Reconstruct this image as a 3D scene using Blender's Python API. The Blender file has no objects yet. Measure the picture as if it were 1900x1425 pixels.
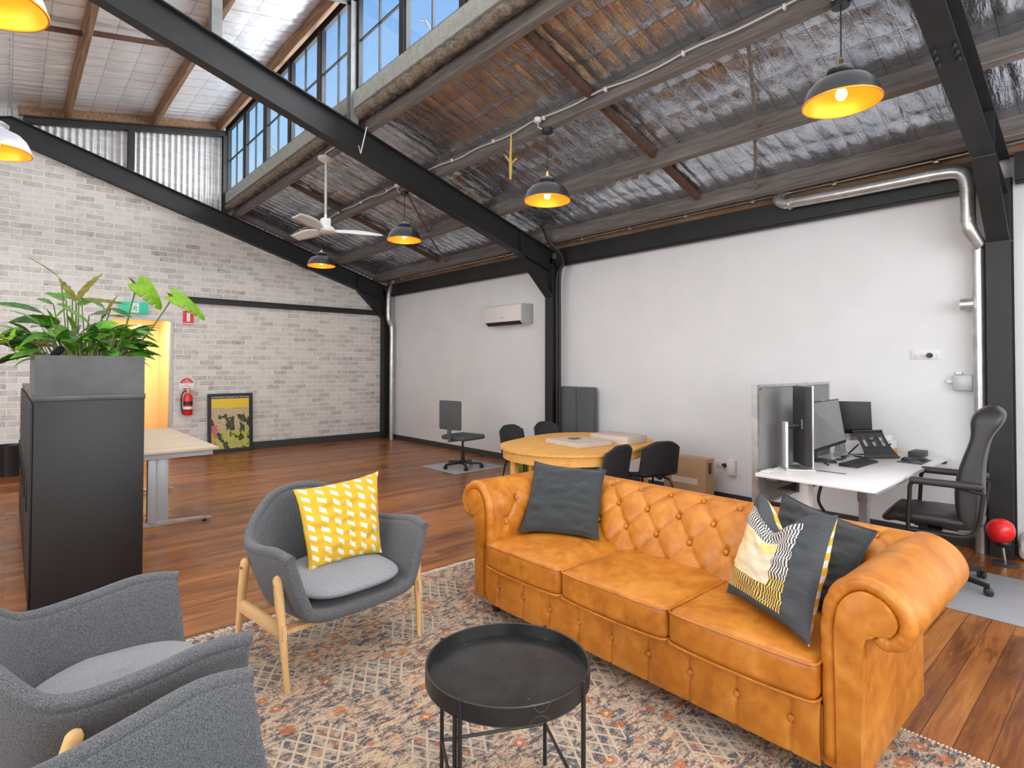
import bpy, bmesh, math, random
from mathutils import Vector, Matrix, noise
random.seed(7)
PI=math.pi
S=bpy.context.scene
COL=S.collection
# ------------------------------------------------------------------ camera
cd=bpy.data.cameras.new('camera'); cam=bpy.data.objects.new('camera',cd); COL.objects.link(cam); S.camera=cam
_y,_p,_r=math.radians(41.604),math.radians(1.0146),math.radians(0.108)
fwd=Vector((math.sin(_y)*math.cos(_p),math.cos(_y)*math.cos(_p),math.sin(_p)))
rt=Vector((math.cos(_y),-math.sin(_y),0)); up=rt.cross(fwd)
r2=rt*math.cos(_r)+up*math.sin(_r); u2=-rt*math.sin(_r)+up*math.cos(_r)
M=Matrix((r2,u2,-fwd)).transposed().to_4x4(); M.translation=Vector((0,0,1.5)); cam.matrix_world=M
cd.sensor_width=36; cd.lens=1054.26/1900*36; cd.shift_y=-51.25/1900; cd.clip_start=.05
# ------------------------------------------------------------------ world, lights, exposure
S.view_settings.view_transform='Standard'; S.view_settings.look='None'; S.view_settings.gamma=1
S.view_settings.use_curve_mapping=False; S.view_settings.exposure=0.15
w=bpy.data.worlds.new('sky'); S.world=w; w.use_nodes=True; wn=w.node_tree
bg=wn.nodes['Background']; tc=wn.nodes.new('ShaderNodeTexCoord'); sx=wn.nodes.new('ShaderNodeSeparateXYZ'); cr=wn.nodes.new('ShaderNodeValToRGB')
wn.links.new(tc.outputs['Generated'],sx.inputs[0]); wn.links.new(sx.outputs['Z'],cr.inputs[0]); wn.links.new(cr.outputs[0],bg.inputs[0])
cr.color_ramp.elements[0].position=.0; cr.color_ramp.elements[0].color=(.72,.86,.98,1)
cr.color_ramp.elements[1].position=.75; cr.color_ramp.elements[1].color=(.07,.27,.78,1)
e=cr.color_ramp.elements.new(.32); e.color=(.38,.65,.94,1)
bg.inputs[1].default_value=1.0
def area(name,loc,target,size,sizey,power,color=(1,1,1)):
    l=bpy.data.lights.new(name,'AREA'); l.shape='RECTANGLE'; l.size=size; l.size_y=sizey; l.energy=power; l.color=color
    o=bpy.data.objects.new(name,l); COL.objects.link(o); o.location=loc
    o.rotation_euler=(Vector(target)-Vector(loc)).to_track_quat('-Z','Y').to_euler(); return o
area('fill_rear',(1.2,-2.7,2.3),(2.6,4,1.2),6,2.6,205,(.93,.97,1))  # added fill behind the camera; the wall there has no opening
area('fill_left',(-5.6,3.5,2.2),(3,5.5,1.8),9,2.6,440,(.93,.97,1))  # added fill beside the closed left wall, not a window
area('daylight_clerestory',(3.15,4.0,5.1),(-.2,4.4,4.2),13,1.0,420,(.95,.98,1))
area('fill_overhead',(1.5,4.5,3.4),(1.5,4.51,0),5,11,150,(.94,.97,1))  # added fill hung mid-room, shining down; no such source in the room
area('fill_rear_right',(4.3,-2.6,2.0),(4.7,6,1.4),3,2.2,70,(.93,.97,1))  # added fill at the closed rear end of the right side

# ------------------------------------------------------------------ materials
def new_mat(name):
    m=bpy.data.materials.new(name); m.use_nodes=True; return m,m.node_tree,m.node_tree.nodes['Principled BSDF']
class NT:
    def __init__(s,t): s.t=t
    def n(s,kind,**k):
        x=s.t.nodes.new('ShaderNode'+kind)
        for a,b in k.items(): setattr(x,a,b)
        return x
    def put(s,sock,v):
        if isinstance(v,bpy.types.NodeSocket): s.t.links.new(v,sock)
        elif v is not None: sock.default_value=v
    def m(s,op,a,b=None,c=None):
        x=s.n('Math',operation=op); s.put(x.inputs[0],a); s.put(x.inputs[1],b)
        if c is not None: s.put(x.inputs[2],c)
        return x.outputs[0]
    def co(s,kind='Object',scale=(1,1,1),rot=(0,0,0),loc=(0,0,0)):
        t=s.n('TexCoord'); mp=s.n('Mapping'); s.t.links.new(t.outputs[kind],mp.inputs[0])
        mp.inputs[1].default_value=loc; mp.inputs[2].default_value=rot; mp.inputs[3].default_value=scale; return mp.outputs[0]
    def noise(s,vec,scale,detail=3,rough=.5,dist=0):
        x=s.n('TexNoise'); s.put(x.inputs['Vector'],vec); x.inputs['Scale'].default_value=scale; x.inputs['Detail'].default_value=detail
        x.inputs['Roughness'].default_value=rough; x.inputs['Distortion'].default_value=dist; return x.outputs[0]
    def ramp(s,f,stops,interp='LINEAR'):
        x=s.n('ValToRGB'); s.put(x.inputs[0],f); x.color_ramp.interpolation=interp; el=x.color_ramp.elements
        while len(el)<len(stops): el.new(.5)
        for e_,(p,c) in zip(el,stops):
            e_.position=p; e_.color=(c if isinstance(c,tuple) else (c,c,c))+(1,)
        return x.outputs[0]
    def mix(s,f,a,b,blend='MIX'):
        x=s.n('Mix',data_type='RGBA',blend_type=blend); s.put(x.inputs[0],f)
        for i,v in ((6,a),(7,b)):
            s.put(x.inputs[i], v+(1,) if isinstance(v,tuple) else v)
        return x.outputs[2]
    def bump(s,h,strength=.3,dist=.01):
        x=s.n('Bump'); s.put(x.inputs['Height'],h); x.inputs['Strength'].default_value=strength; x.inputs['Distance'].default_value=dist; return x.outputs[0]
def flat(name,c,rough=.5,metal=0,bump=0,bscale=200,var=0,vscale=8,emit=None,est=1,spec=.5):
    m,t,b=new_mat(name); k=NT(t); b.inputs['Roughness'].default_value=rough; b.inputs['Metallic'].default_value=metal
    b.inputs['Specular IOR Level'].default_value=spec
    if var:
        f=k.noise(k.co(),vscale,4,.6); d=tuple(max(0,x*(1-var)) for x in c); l=tuple(min(1,x*(1+var)) for x in c)
        k.put(b.inputs['Base Color'],k.ramp(f,[(.3,d),(.7,l)]))
    else: b.inputs['Base Color'].default_value=c+(1,)
    if bump: k.put(b.inputs['Normal'],k.bump(k.noise(k.co(),bscale,3),bump,.004))
    if emit: b.inputs['Emission Color'].default_value=emit+(1,); b.inputs['Emission Strength'].default_value=est
    return m
white_wall=flat('white_paint',(.70,.715,.73),.7,var=.03,vscale=2,bump=.1,bscale=60)
black_steel=flat('charcoal_painted_steel',(.014,.015,.016),.55,var=.25,vscale=5,bump=.08,bscale=120)
grey_steel=flat('grey_painted_steel',(.22,.23,.23),.45,var=.2,vscale=6)
galv=flat('galvanised_metal',(.55,.55,.54),.33,.75,var=.2,vscale=10,bump=.1,bscale=30)
black_mat=flat('black_laminate',(.010,.010,.0105),.5,var=.2,vscale=3,bump=.05,bscale=400)
black_planter=flat('black_planter_metal',(.055,.056,.058),.38,var=.35,vscale=5)
white_plastic=flat('white_plastic',(.75,.75,.74),.4)
white_desk=flat('white_laminate',(.80,.80,.79),.3)
grey_metal=flat('light_grey_metal',(.45,.46,.48),.4,.2)
dark_grey=flat('dark_grey_plastic',(.032,.032,.034),.5)
blk_plastic=flat('black_plastic',(.015,.015,.016),.4)
chrome=flat('chrome',(.7,.7,.7),.15,1)
brass=flat('brass',(.7,.5,.2),.25,1)
screen=flat('black_screen',(.008,.008,.009),.2,spec=.3)
black_leather=flat('black_leather',(.025,.025,.026),.36,bump=.35,bscale=260)
skirting=flat('dark_skirting',(.045,.045,.047),.4)
dkfabric=flat('dark_grey_fabric',(.10,.105,.11),.9,bump=.4,bscale=500)
insulfib=flat('fibre_insulation',(.20,.17,.13),.95,bump=.9,bscale=60,var=.5,vscale=40)
soil=flat('soil',(.07,.045,.03),.95,bump=.8,bscale=80)
red=flat('red_enamel',(.75,.02,.02),.25)
signred=flat('sign_red',(.72,.03,.04),.5)
signwhite=flat('sign_white',(.8,.8,.8),.5)
signgreen=flat('sign_green',(.03,.46,.27),.5,emit=(.03,.5,.3),est=.25)
green_bag=flat('olive_green_fabric',(.22,.27,.03),.9)
yellow_rope=flat('yellow_rope',(.62,.42,.12),.8)
cable_white=flat('white_cable',(.62,.62,.60),.5)
cable_black=flat('black_cable',(.02,.02,.02),.5)
cardboard=flat('cardboard',(.50,.32,.17),.8,var=.06,vscale=3)
cardtape=flat('white_label',(.72,.66,.62),.5)
carton=flat('pale_carton',(.55,.47,.40),.8,var=.08)
whitecard=flat('white_card',(.66,.66,.66),.6)
orangecard=flat('orange_card',(.72,.30,.03),.6)
paperw=flat('crumpled_white_cloth',(.7,.66,.6),.8,bump=.6,bscale=30)
matgrey=flat('clear_grey_mat',(.36,.38,.40),.35,var=.06)
greenwood=flat('pale_green_grey_beam',(.36,.38,.35),.6,var=.2,vscale=14)
lamp_black=flat('matt_black_enamel',(.025,.026,.027),.35)
lamp_grey=flat('brushed_grey_enamel',(.42,.43,.45),.3,.5)
footwood=flat('dark_turned_wood',(.07,.018,.01),.25)
fanwhite=flat('fan_white',(.66,.65,.62),.45)
pinkish=flat('rust_brown_batten',(.10,.05,.035),.8,var=.3,vscale=12)
acwhite=flat('air_conditioner_white',(.72,.72,.70),.35)
acgrey=flat('air_conditioner_grey',(.42,.42,.42),.4)
def mk_lampin():
    m,t,b=new_mat('copper_gold_lining'); b.inputs['Base Color'].default_value=(.90,.34,.03,1); b.inputs['Metallic'].default_value=.55; b.inputs['Roughness'].default_value=.42
    return m
lamp_in=mk_lampin()
bulbm=flat('lamp_bulb',(1,.9,.7),.3,emit=(1,.72,.35),est=30)
def mk_timber(name,a,b_,ax='Y'):
    m,t,b=new_mat(name); k=NT(t); sc={'Y':(9,.7,9),'X':(.7,9,9),'Z':(9,9,.7)}[ax]
    f=k.noise(k.co(scale=sc),3,6,.65,.4); k.put(b.inputs['Base Color'],k.ramp(f,[(.28,a),(.72,b_)])); b.inputs['Roughness'].default_value=.8
    k.put(b.inputs['Normal'],k.bump(f,.5,.01)); return m
timber=mk_timber('weathered_grey_timber',(.09,.078,.070),(.24,.215,.195))
timber_rust=mk_timber('brown_timber',(.10,.055,.03),(.38,.22,.12))
oak=mk_timber('pale_oak',(.58,.34,.13),(.78,.50,.22),'Z')
oakx=mk_timber('pale_oak_rail',(.58,.36,.15),(.76,.50,.24),'X')
beech=mk_timber('honey_beech',(.66,.32,.07),(.82,.46,.12),'X')
palewood=mk_timber('pale_ash_laminate',(.55,.44,.31),(.72,.62,.48),'X')
rackwood=mk_timber('dark_brown_wood',(.06,.03,.015),(.16,.08,.04),'X')
def mk_foil(name,c0,c1,met,bs,rough,ly=.16):
    m,t,b=new_mat(name); k=NT(t)
    f=k.noise(k.co(scale=(1.2,7,1.2)),1.6,3,.55,1.0); g=k.noise(k.co(scale=(1,1.8,1)),7,3,.6,2.5)
    sp=k.n('SeparateXYZ'); k.put(sp.inputs[0],k.co())
    def line(ch,per,w_): return k.m('GREATER_THAN',k.m('ABSOLUTE',k.m('SUBTRACT',k.m('FRACT',k.m('DIVIDE',ch,per)),.5)),.5-w_)
    ln=k.m('MAXIMUM',line(sp.outputs[0],.30,.010),line(sp.outputs[1],ly,.018))
    c=k.mix(k.m('MULTIPLY',ln,.6),k.ramp(k.noise(k.co(),3,3),[(.3,c0),(.7,c1)]),(.12,.11,.11)); k.put(b.inputs['Base Color'],c); b.inputs['Metallic'].default_value=met
    k.put(b.inputs['Roughness'],k.ramp(g,[(.3,rough-.06),(.7,rough+.10)]))
    rid=k.m('ABSOLUTE',k.m('SUBTRACT',g,.5)); h=k.m('ADD',k.m('MULTIPLY',f,.8),k.m('MULTIPLY',rid,.35))
    k.put(b.inputs['Normal'],k.bump(h,bs,.05)); return m
foil=mk_foil('crumpled_foil_insulation',(.42,.46,.52),(.68,.72,.78),.93,.35,.20)
foil_l=mk_foil('lit_foil_insulation',(.82,.83,.84),(.94,.94,.95),.55,.30,.40,.30)  # same foil, with window light put into a paler, less metallic base
def mk_brick():
    m,t,b=new_mat('whitewashed_brick'); k=NT(t)
    sp=k.n('SeparateXYZ'); k.put(sp.inputs[0],k.co()); cb=k.n('CombineXYZ'); k.put(cb.inputs[0],sp.outputs[0]); k.put(cb.inputs[1],sp.outputs[2])
    br=k.n('TexBrick'); k.put(br.inputs['Vector'],cb.outputs[0]); br.offset=.5
    br.inputs['Scale'].default_value=1; br.inputs['Brick Width'].default_value=.245; br.inputs['Row Height'].default_value=.089
    br.inputs['Mortar Size'].default_value=.0075; br.inputs['Mortar Smooth'].default_value=.4; br.inputs['Bias'].default_value=0
    br.inputs['Color1'].default_value=(0,0,0,1); br.inputs['Color2'].default_value=(1,1,1,1); br.inputs['Mortar'].default_value=(.5,.5,.5,1)
    bv=k.n('SeparateColor'); k.put(bv.inputs[0],br.outputs['Color'])
    n1=k.noise(cb.outputs[0],7,5,.7,.3); n2=k.noise(k.co(scale=(6,6,22)),3,5,.7)
    f=k.m('ADD',k.m('MULTIPLY',bv.outputs[0],.22),k.m('ADD',k.m('MULTIPLY',n1,.45),k.m('MULTIPLY',n2,.45)))
    c=k.ramp(f,[(.34,(.25,.235,.215)),(.44,(.50,.475,.44)),(.60,(.68,.65,.61)),(.8,(.77,.74,.70))])
    c=k.mix(br.outputs['Fac'],c,(.84,.81,.77)); k.put(b.inputs['Base Color'],c); b.inputs['Roughness'].default_value=.85
    k.put(b.inputs['Normal'],k.bump(k.m('ADD',k.m('MULTIPLY',br.outputs['Fac'],-.9),k.m('MULTIPLY',n1,.7)),.5,.012)); return m
brick=mk_brick()
def mk_floor():
    m,t,b=new_mat('polished_hardwood_boards'); k=NT(t)
    br=k.n('TexBrick'); k.put(br.inputs['Vector'],k.co()); br.offset=.37; br.inputs['Scale'].default_value=1
    br.inputs['Brick Width'].default_value=2.6; br.inputs['Row Height'].default_value=.108; br.inputs['Mortar Size'].default_value=.0016; br.inputs['Mortar Smooth'].default_value=.2; br.inputs['Bias'].default_value=0
    br.inputs['Color1'].default_value=(0,0,0,1); br.inputs['Color2'].default_value=(1,1,1,1); br.inputs['Mortar'].default_value=(.3,.3,.3,1)
    bv=k.n('SeparateColor'); k.put(bv.inputs[0],br.outputs['Color'])
    g=k.noise(k.co(scale=(1.0,13,1)),2.2,7,.68,.9); g2=k.noise(k.co(scale=(.6,2,1)),1.3,3,.5,.6)
    f=k.m('ADD',k.m('MULTIPLY',bv.outputs[0],.20),k.m('ADD',k.m('MULTIPLY',g,.70),k.m('MULTIPLY',g2,.28)))
    c=k.ramp(f,[(.36,(.085,.024,.006)),(.52,(.20,.064,.014)),(.66,(.35,.125,.028)),(.84,(.52,.22,.062))])
    c=k.mix(br.outputs['Fac'],c,(.05,.02,.01)); 
    scn=k.noise(k.co(scale=(2,30,1),rot=(0,0,.5)),3,2); sc=k.m('GREATER_THAN',scn,.735); c=k.mix(k.m('MULTIPLY',sc,.4),c,(.55,.36,.22))
    k.put(b.inputs['Base Color'],c); k.put(b.inputs['Roughness'],k.ramp(g2,[(.3,.24),(.7,.38)])); b.inputs['Specular IOR Level'].default_value=.32
    k.put(b.inputs['Normal'],k.bump(k.m('SUBTRACT',k.m('MULTIPLY',g,.12),br.outputs['Fac']),.25,.004)); return m
floorm=mk_floor()
def mk_rug():
    m,t,b=new_mat('distressed_persian_rug'); k=NT(t)
    co=k.co(); n3=k.noise(co,1.3,2)
    st=k.noise(k.co(scale=(4,15,1)),4,5,.72,.6); fine=k.noise(k.co(scale=(26,80,1)),5,3,.8); blob=k.noise(co,13,4,.65,1.5)
    warp=k.n('VectorMath',operation='ADD'); wn_=k.n('TexNoise'); wn_.inputs['Scale'].default_value=16; k.put(wn_.inputs['Vector'],co); wsc=k.n('VectorMath',operation='SCALE'); wsc.inputs[3].default_value=.035; k.put(wsc.inputs[0],wn_.outputs['Color']); k.put(warp.inputs[0],co); k.put(warp.inputs[1],wsc.outputs[0])
    vo=k.n('TexVoronoi'); k.put(vo.inputs['Vector'],warp.outputs[0]); vo.inputs['Scale'].default_value=10.5; vo.inputs['Randomness'].default_value=.7
    d=vo.outputs['Distance']; cell=k.n('SeparateColor'); k.put(cell.inputs[0],vo.outputs['Color'])
    ring=k.m('LESS_THAN',k.m('FRACT',k.m('MULTIPLY',d,6.5)),.42)
    sp=k.n('SeparateXYZ'); k.put(sp.inputs[0],co)
    a=k.m('ADD',sp.outputs[0],k.m('MULTIPLY',sp.outputs[1],.62)); c_=k.m('SUBTRACT',sp.outputs[0],k.m('MULTIPLY',sp.outputs[1],.62))
    def ln(q): return k.m('LESS_THAN',k.m('ABSOLUTE',k.m('SUBTRACT',k.m('FRACT',k.m('DIVIDE',q,.066)),.5)),.085)
    lat=k.m('MAXIMUM',ln(a),ln(c_))
    bm_=k.m('GREATER_THAN',k.m('MULTIPLY',k.m('SINE',k.m('MULTIPLY',sp.outputs[1],9.5)),k.m('SINE',k.m('MULTIPLY',sp.outputs[0],7.5))),.30)
    cream=(.64,.50,.36); slate=(.055,.082,.115); rust=(.56,.15,.025); tan=(.52,.35,.20)
    sel=k.m('ADD',k.m('MULTIPLY',st,.5),k.m('ADD',k.m('MULTIPLY',blob,.35),k.m('MULTIPLY',fine,.25)))
    c=k.mix(k.ramp(sel,[(.520,0.),(.565,1.)]),slate,cream)
    c=k.mix(k.m('MULTIPLY',ring,k.ramp(fine,[(.42,.85),(.56,.15)])),c,k.mix(k.m('GREATER_THAN',cell.outputs[0],.55),slate,tan))
    c=k.mix(k.m('MULTIPLY',k.m('MULTIPLY',k.m('LESS_THAN',d,.30),k.m('GREATER_THAN',cell.outputs[1],.45)),k.ramp(fine,[(.44,.15),(.52,.95)])),c,rust)
    c=k.mix(k.m('MULTIPLY',k.m('LESS_THAN',d,.12),k.m('GREATER_THAN',cell.outputs[1],.45)),c,cream)
    c=k.mix(k.ramp(k.noise(k.co(scale=(7,20,1),loc=(3,1,0)),5,4,.7),[(.57,0.),(.61,.9)]),c,rust)
    dk=k.mix(k.m('GREATER_THAN',blob,.50),slate,(.30,.30,.27))
    c=k.mix(k.m('MULTIPLY',bm_,k.ramp(fine,[(.42,.85),(.58,.2)])),c,dk)
    c=k.mix(k.m('MULTIPLY',k.m('MULTIPLY',lat,bm_),k.ramp(fine,[(.36,.5),(.5,1.)])),c,cream)
    c=k.mix(k.ramp(k.noise(k.co(scale=(18,60,1),loc=(7,2,0)),5,3,.7),[(.54,0.),(.60,.45)]),c,cream)
    k.put(b.inputs['Base Color'],c); b.inputs['Roughness'].default_value=.95; b.inputs['Specular IOR Level'].default_value=.1
    k.put(b.inputs['Normal'],k.bump(fine,.7,.006)); return m
rugm=mk_rug()
rugfringe=flat('cream_yarn',(.66,.58,.48),.95)
def mk_fabric(name,a,b_,sc=480):
    m,t,b=new_mat(name); k=NT(t); n=k.noise(k.co(scale=(1,1,1)),sc,2,.7); n0=k.noise(k.co(),sc*.6,2,.7)
    f=k.m('ADD',k.m('MULTIPLY',n,.6),k.m('MULTIPLY',n0,.4)); k.put(b.inputs['Base Color'],k.ramp(f,[(.38,a),(.62,b_)]))
    b.inputs['Roughness'].default_value=.95; b.inputs['Specular IOR Level'].default_value=.15; b.inputs['Sheen Weight'].default_value=.15
    k.put(b.inputs['Normal'],k.bump(f,.6,.003)); return m
fab_dark=mk_fabric('mid_grey_wool',(.028,.030,.034),(.175,.18,.188))
fab_light=mk_fabric('light_grey_wool',(.14,.148,.158),(.36,.37,.39))
fab_char=mk_fabric('charcoal_linen',(.028,.032,.034),(.062,.068,.070),500)
fab_screen=mk_fabric('grey_felt_screen',(.17,.17,.17),(.30,.30,.30),260)
def mk_leather():
    m,t,b=new_mat('tan_leather'); k=NT(t); n=k.noise(k.co(),5,6,.62,.6); n2=k.noise(k.co(),22,4,.6)
    f=k.m('ADD',k.m('MULTIPLY',n,.7),k.m('MULTIPLY',n2,.3))
    k.put(b.inputs['Base Color'],k.ramp(f,[(.32,(.33,.095,.007)),(.50,(.50,.170,.014)),(.68,(.62,.26,.038))]))
    k.put(b.inputs['Roughness'],k.ramp(n2,[(.3,.34),(.7,.48)])); k.put(b.inputs['Normal'],k.bump(k.noise(k.co(),300,3),.18,.002))
    return m
leather=mk_leather()
def mk_yellow(name='yellow_quad_print'):
    m,t,b=new_mat(name); k=NT(t); sp=k.n('SeparateXYZ'); k.put(sp.inputs[0],k.co('UV'))
    u,v=sp.outputs[0],sp.outputs[1]
    uu=k.m('MULTIPLY',u,6.5); col=k.m('FLOOR',uu); fu=k.m('FRACT',uu)
    vv=k.m('ADD',k.m('MULTIPLY',v,8.5),k.m('ADD',k.m('MULTIPLY',fu,.9),k.m('MULTIPLY',col,.5))); fv=k.m('FRACT',vv)
    q=k.m('MULTIPLY',k.m('LESS_THAN',k.m('ABSOLUTE',k.m('SUBTRACT',fu,.5)),.25),k.m('LESS_THAN',k.m('ABSOLUTE',k.m('SUBTRACT',fv,.5)),.24))
    k.put(b.inputs['Base Color'],k.mix(q,(.62,.37,.022),(.68,.64,.55))); b.inputs['Roughness'].default_value=.9
    k.put(b.inputs['Normal'],k.bump(k.noise(k.co(),60,4),.3,.006)); return m
yellowm=mk_yellow()
def mk_patch():
    m,t,b=new_mat('charcoal_patchwork_print'); k=NT(t); sp=k.n('SeparateXYZ'); k.put(sp.inputs[0],k.co('UV'))
    u,v=sp.outputs[0],sp.outputs[1]
    def rect(a,b_,c,d):
        return k.m('MULTIPLY',k.m('MULTIPLY',k.m('GREATER_THAN',u,a),k.m('LESS_THAN',u,b_)),k.m('MULTIPLY',k.m('GREATER_THAN',v,c),k.m('LESS_THAN',v,d)))
    row=k.m('FLOOR',k.m('MULTIPLY',v,15)); su=k.m('FRACT',k.m('ADD',k.m('MULTIPLY',u,34),k.m('MULTIPLY',row,.5))); st=k.m('LESS_THAN',su,.5)
    char=(.055,.06,.066); white=(.68,.64,.60); yel=(.80,.52,.10); pale=(.78,.60,.34)
    c=k.mix(rect(.03,.76,.10,.86),char,k.mix(st,white,(.04,.045,.05)))
    c=k.mix(rect(.03,.76,.10,.36),c,k.mix(st,yel,(.04,.045,.05)))
    fine=k.m('LESS_THAN',k.m('FRACT',k.m('MULTIPLY',u,60)),.4)
    c=k.mix(rect(.03,.58,.27,.68),c,k.mix(fine,pale,(.62,.58,.52)))
    c=k.mix(rect(.03,.28,.27,.68),c,pale)
    c=k.mix(rect(.40,.58,.56,.66),c,k.mix(fine,yel,(.8,.66,.3)))
    k.put(b.inputs['Base Color'],c); b.inputs['Roughness'].default_value=.9
    k.put(b.inputs['Normal'],k.bump(k.noise(k.co(scale=(3,3,12)),9,4),.35,.012)); return m
patchm=mk_patch()
def mk_leaf(name,a,b_,under=None):
    m,t,b=new_mat(name); k=NT(t); n=k.noise(k.co(),30,3); c=k.ramp(n,[(.3,a),(.7,b_)])
    if under:
        g=k.n('NewGeometry'); c=k.mix(g.outputs['Backfacing'],c,under)
    k.put(b.inputs['Base Color'],c); b.inputs['Roughness'].default_value=.48; b.inputs['Specular IOR Level'].default_value=.28; return m
leafA=mk_leaf('glossy_green_leaf',(.030,.125,.006),(.095,.27,.020))
leafB=mk_leaf('bright_green_leaf',(.10,.25,.004),(.19,.36,.008))
leafA2=mk_leaf('mid_green_leaf',(.045,.17,.010),(.13,.32,.03))
leafB2=mk_leaf('lime_green_leaf',(.10,.28,.02),(.20,.46,.06))
leafC=mk_leaf('brown_green_leaf',(.10,.09,.01),(.20,.19,.03),(.16,.06,.04))
leafD=mk_leaf('dark_green_leaf',(.015,.06,.010),(.05,.15,.025),(.10,.06,.045))
leafE=mk_leaf('near_black_rubber_leaf',(.015,.02,.022),(.04,.05,.055))
stemm=flat('green_brown_stem',(.13,.16,.04),.6)
def mk_corr():
    m,t,b=new_mat('corrugated_galvanised_sheet'); k=NT(t); n=k.noise(k.co(scale=(1,1,4)),5,4); k.put(b.inputs['Base Color'],k.ramp(n,[(.3,(.55,.55,.55)),(.7,(.75,.75,.75))])); b.inputs['Metallic'].default_value=.35; b.inputs['Roughness'].default_value=.4; return m
corr=mk_corr()
def mk_glass():
    m,t,b=new_mat('window_glass'); k=NT(t); tr=k.n('BsdfTransparent'); gl=k.n('BsdfGlossy'); gl.inputs['Roughness'].default_value=.02
    mx=k.n('MixShader'); mx.inputs[0].default_value=.05; t.links.new(tr.outputs[0],mx.inputs[1]); t.links.new(gl.outputs[0],mx.inputs[2])
    t.links.new(mx.outputs[0],t.nodes['Material Output'].inputs[0]); return m
glass=mk_glass()
def mk_poster():
    m,t,b=new_mat('landscape_print'); k=NT(t); sp=k.n('SeparateXYZ'); k.put(sp.inputs[0],k.co('UV')); u,v=sp.outputs[0],sp.outputs[1]
    n=k.noise(k.co('UV',scale=(1,1,1)),6,4,.6); n2=k.noise(k.co('UV'),22,3,.6); nb=k.noise(k.co('UV',scale=(1,.8,1)),4.2,2,.5)
    c=k.mix(k.m('GREATER_THAN',k.m('ADD',v,k.m('MULTIPLY',n,.10)),.87),k.ramp(n2,[(.35,(.42,.30,.16)),(.6,(.62,.48,.30))]),(.80,.55,.03))
    dk=k.m('MULTIPLY',k.m('GREATER_THAN',nb,.50),k.m('LESS_THAN',k.m('ADD',v,k.m('MULTIPLY',n,.25)),.80))
    c=k.mix(dk,c,k.ramp(n2,[(.45,(.02,.025,.02)),(.6,(.10,.13,.02))]))
    fig=k.m('MULTIPLY',k.m('LESS_THAN',u,.14),k.m('LESS_THAN',k.m('ADD',v,k.m('MULTIPLY',n,.1)),.52)); c=k.mix(fig,c,(.6,.12,.15))
    c=k.mix(k.m('MULTIPLY',k.m('LESS_THAN',v,.36),k.m('GREATER_THAN',n,.5)),c,(.45,.50,.06))
    k.put(b.inputs['Base Color'],c); b.inputs['Roughness'].default_value=.35; return m
posterm=mk_poster()
yellowwall=flat('warm_cream_paint',(.80,.74,.62),.6)

# ------------------------------------------------------------------ mesh helpers
def B(): return bmesh.new()
def box(bm,x0,x1,y0,y1,z0,z1,bev=0,seg=2,mat=None):
    r=bmesh.ops.create_cube(bm,size=1,matrix=Matrix.Translation(((x0+x1)/2,(y0+y1)/2,(z0+z1)/2))@Matrix.Diagonal((abs(x1-x0),abs(y1-y0),abs(z1-z0),1)))
    vs=r['verts']
    if bev:
        es=list({e for v in vs for e in v.link_edges}); r2_=bmesh.ops.bevel(bm,geom=es,offset=bev,segments=seg,profile=.5,affect='EDGES'); 
        vs=list({v for f in r2_['faces'] for v in f.verts}|{v for v in vs if v.is_valid})
    if mat is not None:
        bmesh.ops.transform(bm,matrix=mat,verts=vs)
    return bm
def tube(bm,path,r,seg=10,cap=True,closed=False):
    pts=[Vector(p) for p in path]; n=len(pts); rs=r if isinstance(r,(list,tuple)) else [r]*n
    rings=[]; prev=None
    for i,p in enumerate(pts):
        if closed: d=pts[(i+1)%n]-pts[i-1]
        else: d=(pts[min(i+1,n-1)]-pts[max(i-1,0)])
        d.normalize()
        if prev is None:
            a=Vector((0,0,1)) if abs(d.z)<.9 else Vector((1,0,0)); s=d.cross(a).normalized()
        else:
            s=(prev-d*prev.dot(d)).normalized()
        prev=s; t_=d.cross(s)
        rings.append([bm.verts.new(p+(s*math.cos(2*PI*k/seg)+t_*math.sin(2*PI*k/seg))*rs[i]) for k in range(seg)])
    m_=n if closed else n-1
    for i in range(m_):
        a,b=rings[i],rings[(i+1)%n]
        for k in range(seg): bm.faces.new((a[k],a[(k+1)%seg],b[(k+1)%seg],b[k]))
    if cap and not closed:
        bm.faces.new(rings[0][::-1]); bm.faces.new(rings[-1])
    return bm
def lathe(bm,prof,seg=32,c=(0,0,0),close=True):
    rings=[]
    for r,z in prof:
        if r<1e-5: rings.append([bm.verts.new((c[0],c[1],c[2]+z))])
        else: rings.append([bm.verts.new((c[0]+r*math.cos(2*PI*k/seg),c[1]+r*math.sin(2*PI*k/seg),c[2]+z)) for k in range(seg)])
    for a,b in zip(rings,rings[1:]):
        for k in range(seg):
            k2=(k+1)%seg
            if len(a)==1 and len(b)==1: continue
            if len(a)==1: bm.faces.new((a[0],b[k],b[k2]))
            elif len(b)==1: bm.faces.new((a[k],a[k2],b[0]))
            else: bm.faces.new((a[k],a[k2],b[k2],b[k]))
    return bm
def prism(bm,prof,axis,a0,a1,bev=0):
    """polygon prof [(p,q)] extruded along axis ('x': p=y,q=z ; 'y': p=x,q=z ; 'z': p=x,q=y)"""
    def P(p,q,a): return {'x':(a,p,q),'y':(p,a,q),'z':(p,q,a)}[axis]
    A=[bm.verts.new(P(p,q,a0)) for p,q in prof]; C=[bm.verts.new(P(p,q,a1)) for p,q in prof]; n=len(prof)
    fs=[bm.faces.new(A[::-1]),bm.faces.new(C)]
    for i in range(n): fs.append(bm.faces.new((A[i],A[(i+1)%n],C[(i+1)%n],C[i])))
    if bev:
        es=list({e for f in fs[:2] for e in f.edges}); bmesh.ops.bevel(bm,geom=es,offset=bev,segments=2,profile=.5,affect='EDGES')
    return bm
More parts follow.
